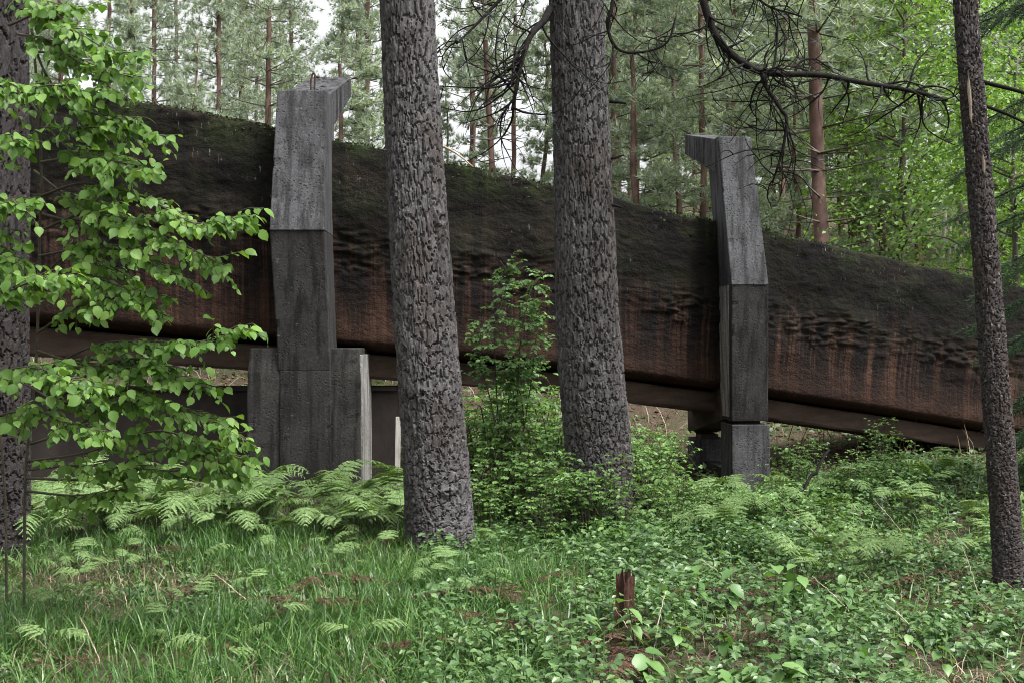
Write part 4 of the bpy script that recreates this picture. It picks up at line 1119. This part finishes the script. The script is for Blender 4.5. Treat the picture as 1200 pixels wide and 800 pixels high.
PV = [pine_crown(500 + q, H, z0, Lm, dn) for q, (H, z0, Lm, dn) in enumerate(((15, 1.8, 1.6, .95), (17, 2.8, 1.8, .88), (13, 1.2, 1.5, .95), (16, 4.2, 1.8, .85), (9, .5, 1.5, 1.2)))]
lab = 'slim reddish-trunked pine in the forest behind the track'
ZONES = ((110, 'behind the hazel sapling'), (320, 'behind the mossy edge between hazel and base-block pillar'), (450, 'behind the arm of the base-block pillar'),
         (640, 'between the two thick trunks'), (810, 'between the curling-branched trunk and the slender pillar'), (960, 'beyond the slender pillar and its arm'), (9999, 'among the bright broad-leaved trees'))
def back_pine(p, d, v, sc=1.0, lean=0.0, w=1.0, label=None, group='pines behind the track'):
    if label is None:
        label = ('slim reddish pine ' if d < 41 else 'distant thin pine ') + [z for lim, z in ZONES if p < lim][0]
        label = label.replace('pine between', 'pine rising between') + ', in the forest'
    x = (p - 600) / F * d
    r = empty('pine_tree', (x, d, float(gz(x, d))), label, 'tree', group, rng.uniform(0, 6.28))
    r.rotation_euler = (0, lean, 0) if lean else (0, 0, rng.uniform(0, 6.28))
    r.scale = (sc * w, sc * w, sc)
    t, b, c = PV[v]
    obj('trunk', t, r); obj('branches', b, r, 'stuff'); obj('crown', c, r, 'stuff')
    return r
back_pine(966, 21.5, 3, 1.05, -.02, 1.35, 'stout red-barked pine rising behind the slender pillar, beside bright broad-leaved trees', None)
back_pine(583, 27, 3, 1.0, -.04, .75, 'reddish pine leaning slightly, seen between the two thick trunks', None)
for (p, d, v, s) in ((253, 34, 1, 1), (286, 40, 0, 1.1), (313, 29, 3, 1), (182, 42, 1, 1.1), (432, 33, 1, 1), (553, 33, 3, 1), (602, 44, 3, 1.1), (721, 28, 3, 1), (747, 34, 1, 1), (768, 31, 3, 1.05),
                     (784, 37, 1, 1), (822, 25, 3, .95), (893, 34, 1, 1), (918, 29, 3, 1), (1078, 30, 1, 1), (130, 36, 0, 1), (845, 40, 0, 1), (1010, 36, 0, 1), (70, 33, 1, 1)):
    back_pine(p, d, v, s, 0, .8)
for (p, d, v, s) in ((205, 52, 0, 1.1), (300, 56, 3, 1.1), (345, 50, 1, 1.1), (420, 50, 3, 1.1)):
    back_pine(p, d, v, s, 0, .9)
for k_ in range(44):
    d = rng.uniform(30, 64); p = rng.uniform(-150, 1350)
    if p < 680 and rng.random() < .45: p = rng.uniform(690, 1350)
    if 490 < p < 650 and d < 52: continue
    back_pine(p, d, int(rng.integers(0, 4)), rng.uniform(.8, 1.25), 0, .9)
for (p, d) in ((150, 26), (225, 24), (410, 27), (690, 26), (755, 25), (800, 27), (870, 24), (930, 26), (1040, 25), (560, 30), (640, 29), (860, 30), (770, 29), (520, 34), (910, 33)):
    back_pine(p, d, 4, rng.uniform(.55, .95), 0, 1.0, 'young bushy pine growing ' + [z for lim, z in ZONES if p < lim][0] + ', among taller pines', 'young pines behind the track')

def broad_tree(seed, H, rad, nl, leaf, z0=1.0):
    g = np.random.default_rng(seed); tr = MB(); pp, xd, nd, sz = [], [], [], []
    n = 18; wob = np.cumsum(g.normal(size=(n, 2)) * .05, axis=0); wob -= wob[0]
    tp = np.column_stack([wob, np.linspace(-.4, H * .95, n)]); tube(tr, tp, np.linspace(.10, .015, n), 7)
    nb = 44
    for k_ in range(nb):
        zb = z0 + (H - z0) * g.random() ** .9; f = (zb - z0) / (H - z0)
        az = g.uniform(0, 6.28); L = rad * (1.05 - .7 * f) * g.uniform(.5, 1.1)
        e = np.array((math.cos(az), math.sin(az), 0)); b0 = np.array([np.interp(zb, tp[:, 2], tp[:, 0]), np.interp(zb, tp[:, 2], tp[:, 1]), zb])
        p = smooth_path([b0, b0 + e * L * .5 + [0, 0, L * .22], b0 + e * L + np.array((0, 0, L * g.uniform(.0, .3)))], 9)
        tube(tr, p, np.linspace(.024, .006, 9), 4)
        m = int(nl / nb * (.4 + L / rad))
        h = g.uniform(.25, 1.02, m); sp = .42 * L * .5 + .15
        c = np.stack([np.interp(h, np.linspace(0, 1, 9), p[:, q]) for q in range(3)], -1) + g.normal(size=(m, 3)) * np.array((sp, sp, .14))
        pp.append(c); dd = np.column_stack([g.normal(size=m) + e[0], g.normal(size=m) + e[1], -g.uniform(.1, .9, m)]); xd.append(dd)
        nd.append(np.column_stack([g.normal(size=m) * .4, g.normal(size=m) * .4 - .2, np.ones(m)])); sz.append(leaf * g.uniform(.6, 1.25, m))
    lf = MB(); scatter(lf, *SML, np.concatenate(pp), np.concatenate(xd), np.concatenate(nd), np.concatenate(sz))
    return tr.mesh('trunk', M['bark_grey'], smooth=True), lf.mesh('crown', M['beech'])
BT = [broad_tree(800, 9, 2.6, 6500, .11), broad_tree(801, 7.5, 2.4, 6000, .11), broad_tree(802, 3.4, 1.3, 2600, .10, .3)]
def broad(p, d, v, sc, label, group=None, name='broadleaf_tree', cat='tree'):
    x = (p - 600) / F * d
    r = empty(name, (x, d, float(gz(x, d))), label, cat, group, rng.uniform(0, 6.28)); r.scale = (sc,) * 3
    obj('trunk', BT[v][0], r); obj('crown', BT[v][1], r, 'stuff')
lab = 'bright green broad-leaved tree behind the slim leaning trunk'
for (p, d, v, s) in ((1060, 24, 0, 1.0), (1150, 21, 1, 1.0), (1230, 23, 0, 1.0), (1120, 29, 0, 1.1), (1010, 30, 0, .9), (1200, 19, 1, .8), (1085, 35, 0, 1.1)):
    broad(p, d, v, s, lab, 'broad-leaved trees behind the slim trunk')
broad(212, 20.5, 2, .95, 'pale green leafy shrub rising above the mossy edge behind the hazel', None, 'leafy_shrub', 'shrub')
broad(425, 20.0, 2, 1.0, 'light green leafy shrub behind the arm of the base-block pillar', None, 'leafy_shrub', 'shrub')
lab = 'light green scrubby shrub on the slope behind the track'
for (p, d, s) in ((1020, 22, .6), (1060, 20.5, .5), (1110, 21, .6), (930, 22, .5), (1165, 21, .7), (810, 22, .5), (690, 21, .5), (560, 22, .6), (745, 22, .45), (1190, 24, .8), (150, 22, .6)):
    broad(p, d, 2, s, lab, 'scrub on the slope', 'leafy_shrub', 'shrub')

# hillside scrub and dead twigs (uncountable)
n = 34000
x = rng.uniform(-26, 30, n); y = 14.8 + 31 * rng.random(n) ** 1.7; x = x * np.clip(y / 30, .45, 1)
keep = fbm(x * .5, y * .5, None, 3, 131) > -.12; x, y = x[keep], y[keep]; n = len(x)
hh = rng.random(n) ** 1.6 * np.clip(.35 + .5 * fbm(x * .35, y * .35, None, 2, 133), .08, 1) * np.where(y < 19, .3, 1.6)
mb = MB(); scatter(mb, *SML, np.stack([x, y, gz(x, y) + hh + .02], -1), rng.normal(size=(n, 3)) * [1, 1, .4], np.stack([rng.normal(size=n) * .5, rng.normal(size=n) * .5 - .2, np.ones(n)], -1), rng.uniform(.06, .13, n))
tag(obj('hillside_scrub', mb.mesh('hillside_scrub', M['scrub']), kind='stuff'), 'pale green scrub covering the rising slope behind the track', 'scrub')
x, y, p = in_view(5000, -100, 1350, 16, 30)
blades(x, y, rng.uniform(.25, .9, len(x)), rng.uniform(.004, .009, len(x)), rng.uniform(.2, 1.6, len(x)), M['straw_grass'], 'dry_grass', 'tall dry grass and bare twigs on the slope behind the track')
dtb = P(1108, 322, 22); dtb[2] = float(gz(dtb[0], dtb[1]))
dead = empty('dead_tree', dtb, 'bleached pale dead stems standing above the descending end of the track', 'tree')
for k_ in range(4):
    mb = MB()
    a = P(1104 + k_ * 5, 322, 22 + k_ * .2); a[2] = float(gz(a[0], a[1])) - .1
    b = P(1108 + k_ * 6, 250 + k_ * 16, 22 + k_ * .2)
    tube(mb, smooth_path([a, (a + b) / 2 + rng.normal(size=3) * .05, b], 8), np.linspace(.06 - .012 * k_, .03 - .006 * k_, 8), 7)
    part(dead, 'stem', mb, M['bark_pale'], True)

# dark spruce at the right edge
sx, sd_ = (1300 - 600) / F * 10.4, 10.4
spr = empty('spruce_tree', (sx, sd_, float(gz(sx, sd_))), 'dark green spruce with drooping boughs beside the slim leaning trunk', 'tree')
mb = MB(); tube(mb, [(0, 0, -.3), (0, 0, 3), (0, 0, 7)], [.12, .09, .05], 9); local_part(spr, 'trunk', mb, M['bark_grey'], True)
NT = []
g = np.random.default_rng(3)
for q in range(60):
    h = (q + .5) / 60; a = g.uniform(0, 6.28)
    d = nrm(np.array((.75, math.cos(a), math.sin(a)))); s = nrm(np.cross(d, g.normal(size=3)))
    NT += [np.array((h, 0, 0)) - s * .012, np.array((h, 0, 0)) + s * .012, np.array((h, 0, 0)) + d * .16]
NTV, NTF = np.array(NT), np.arange(180).reshape(-1, 3)
for k_ in range(64):
    zb = .45 + 5.4 * k_ / 64; az = rng.uniform(0, 6.28) if k_ % 3 else rng.uniform(2.4, 4.3)
    L = 1.2 * (.62 + .13 * min(zb, 3.2)) * rng.uniform(.75, 1.1); e = np.array((math.cos(az), math.sin(az), 0))
    p = smooth_path([(0, 0, zb), e * L * .5 + [0, 0, zb + .02], e * L + np.array((0, 0, zb - .22))], 14)
    bb = MB(); tube(bb, p, np.linspace(.016, .005, 14), 4); pp, xd = [], []
    for i in range(3, 14):
        t = nrm(p[i] - p[i - 1]); sdv = np.cross(t, [0, 0, 1])
        for s in (-1, 1):
            for rep in range(2):
                pp.append(p[i] + rng.normal(size=3) * .02); xd.append(nrm(t * .8 + sdv * s * rng.uniform(.4, 1) + np.array((0, 0, -rng.uniform(.1, .8)))))
    pp.append(p[-1]); xd.append(p[-1] - p[-2])
    nb = MB(); tube(nb, p, np.linspace(.016, .005, 14), 4, 1)
    scatter(nb, NTV, NTF, np.array(pp), np.array(xd), np.tile([0, .1, 1.0], (len(pp), 1)), rng.uniform(.16, .30, len(pp)))
    local_part(spr, 'bough', nb, [M['spruce'], M['dead_twig']])
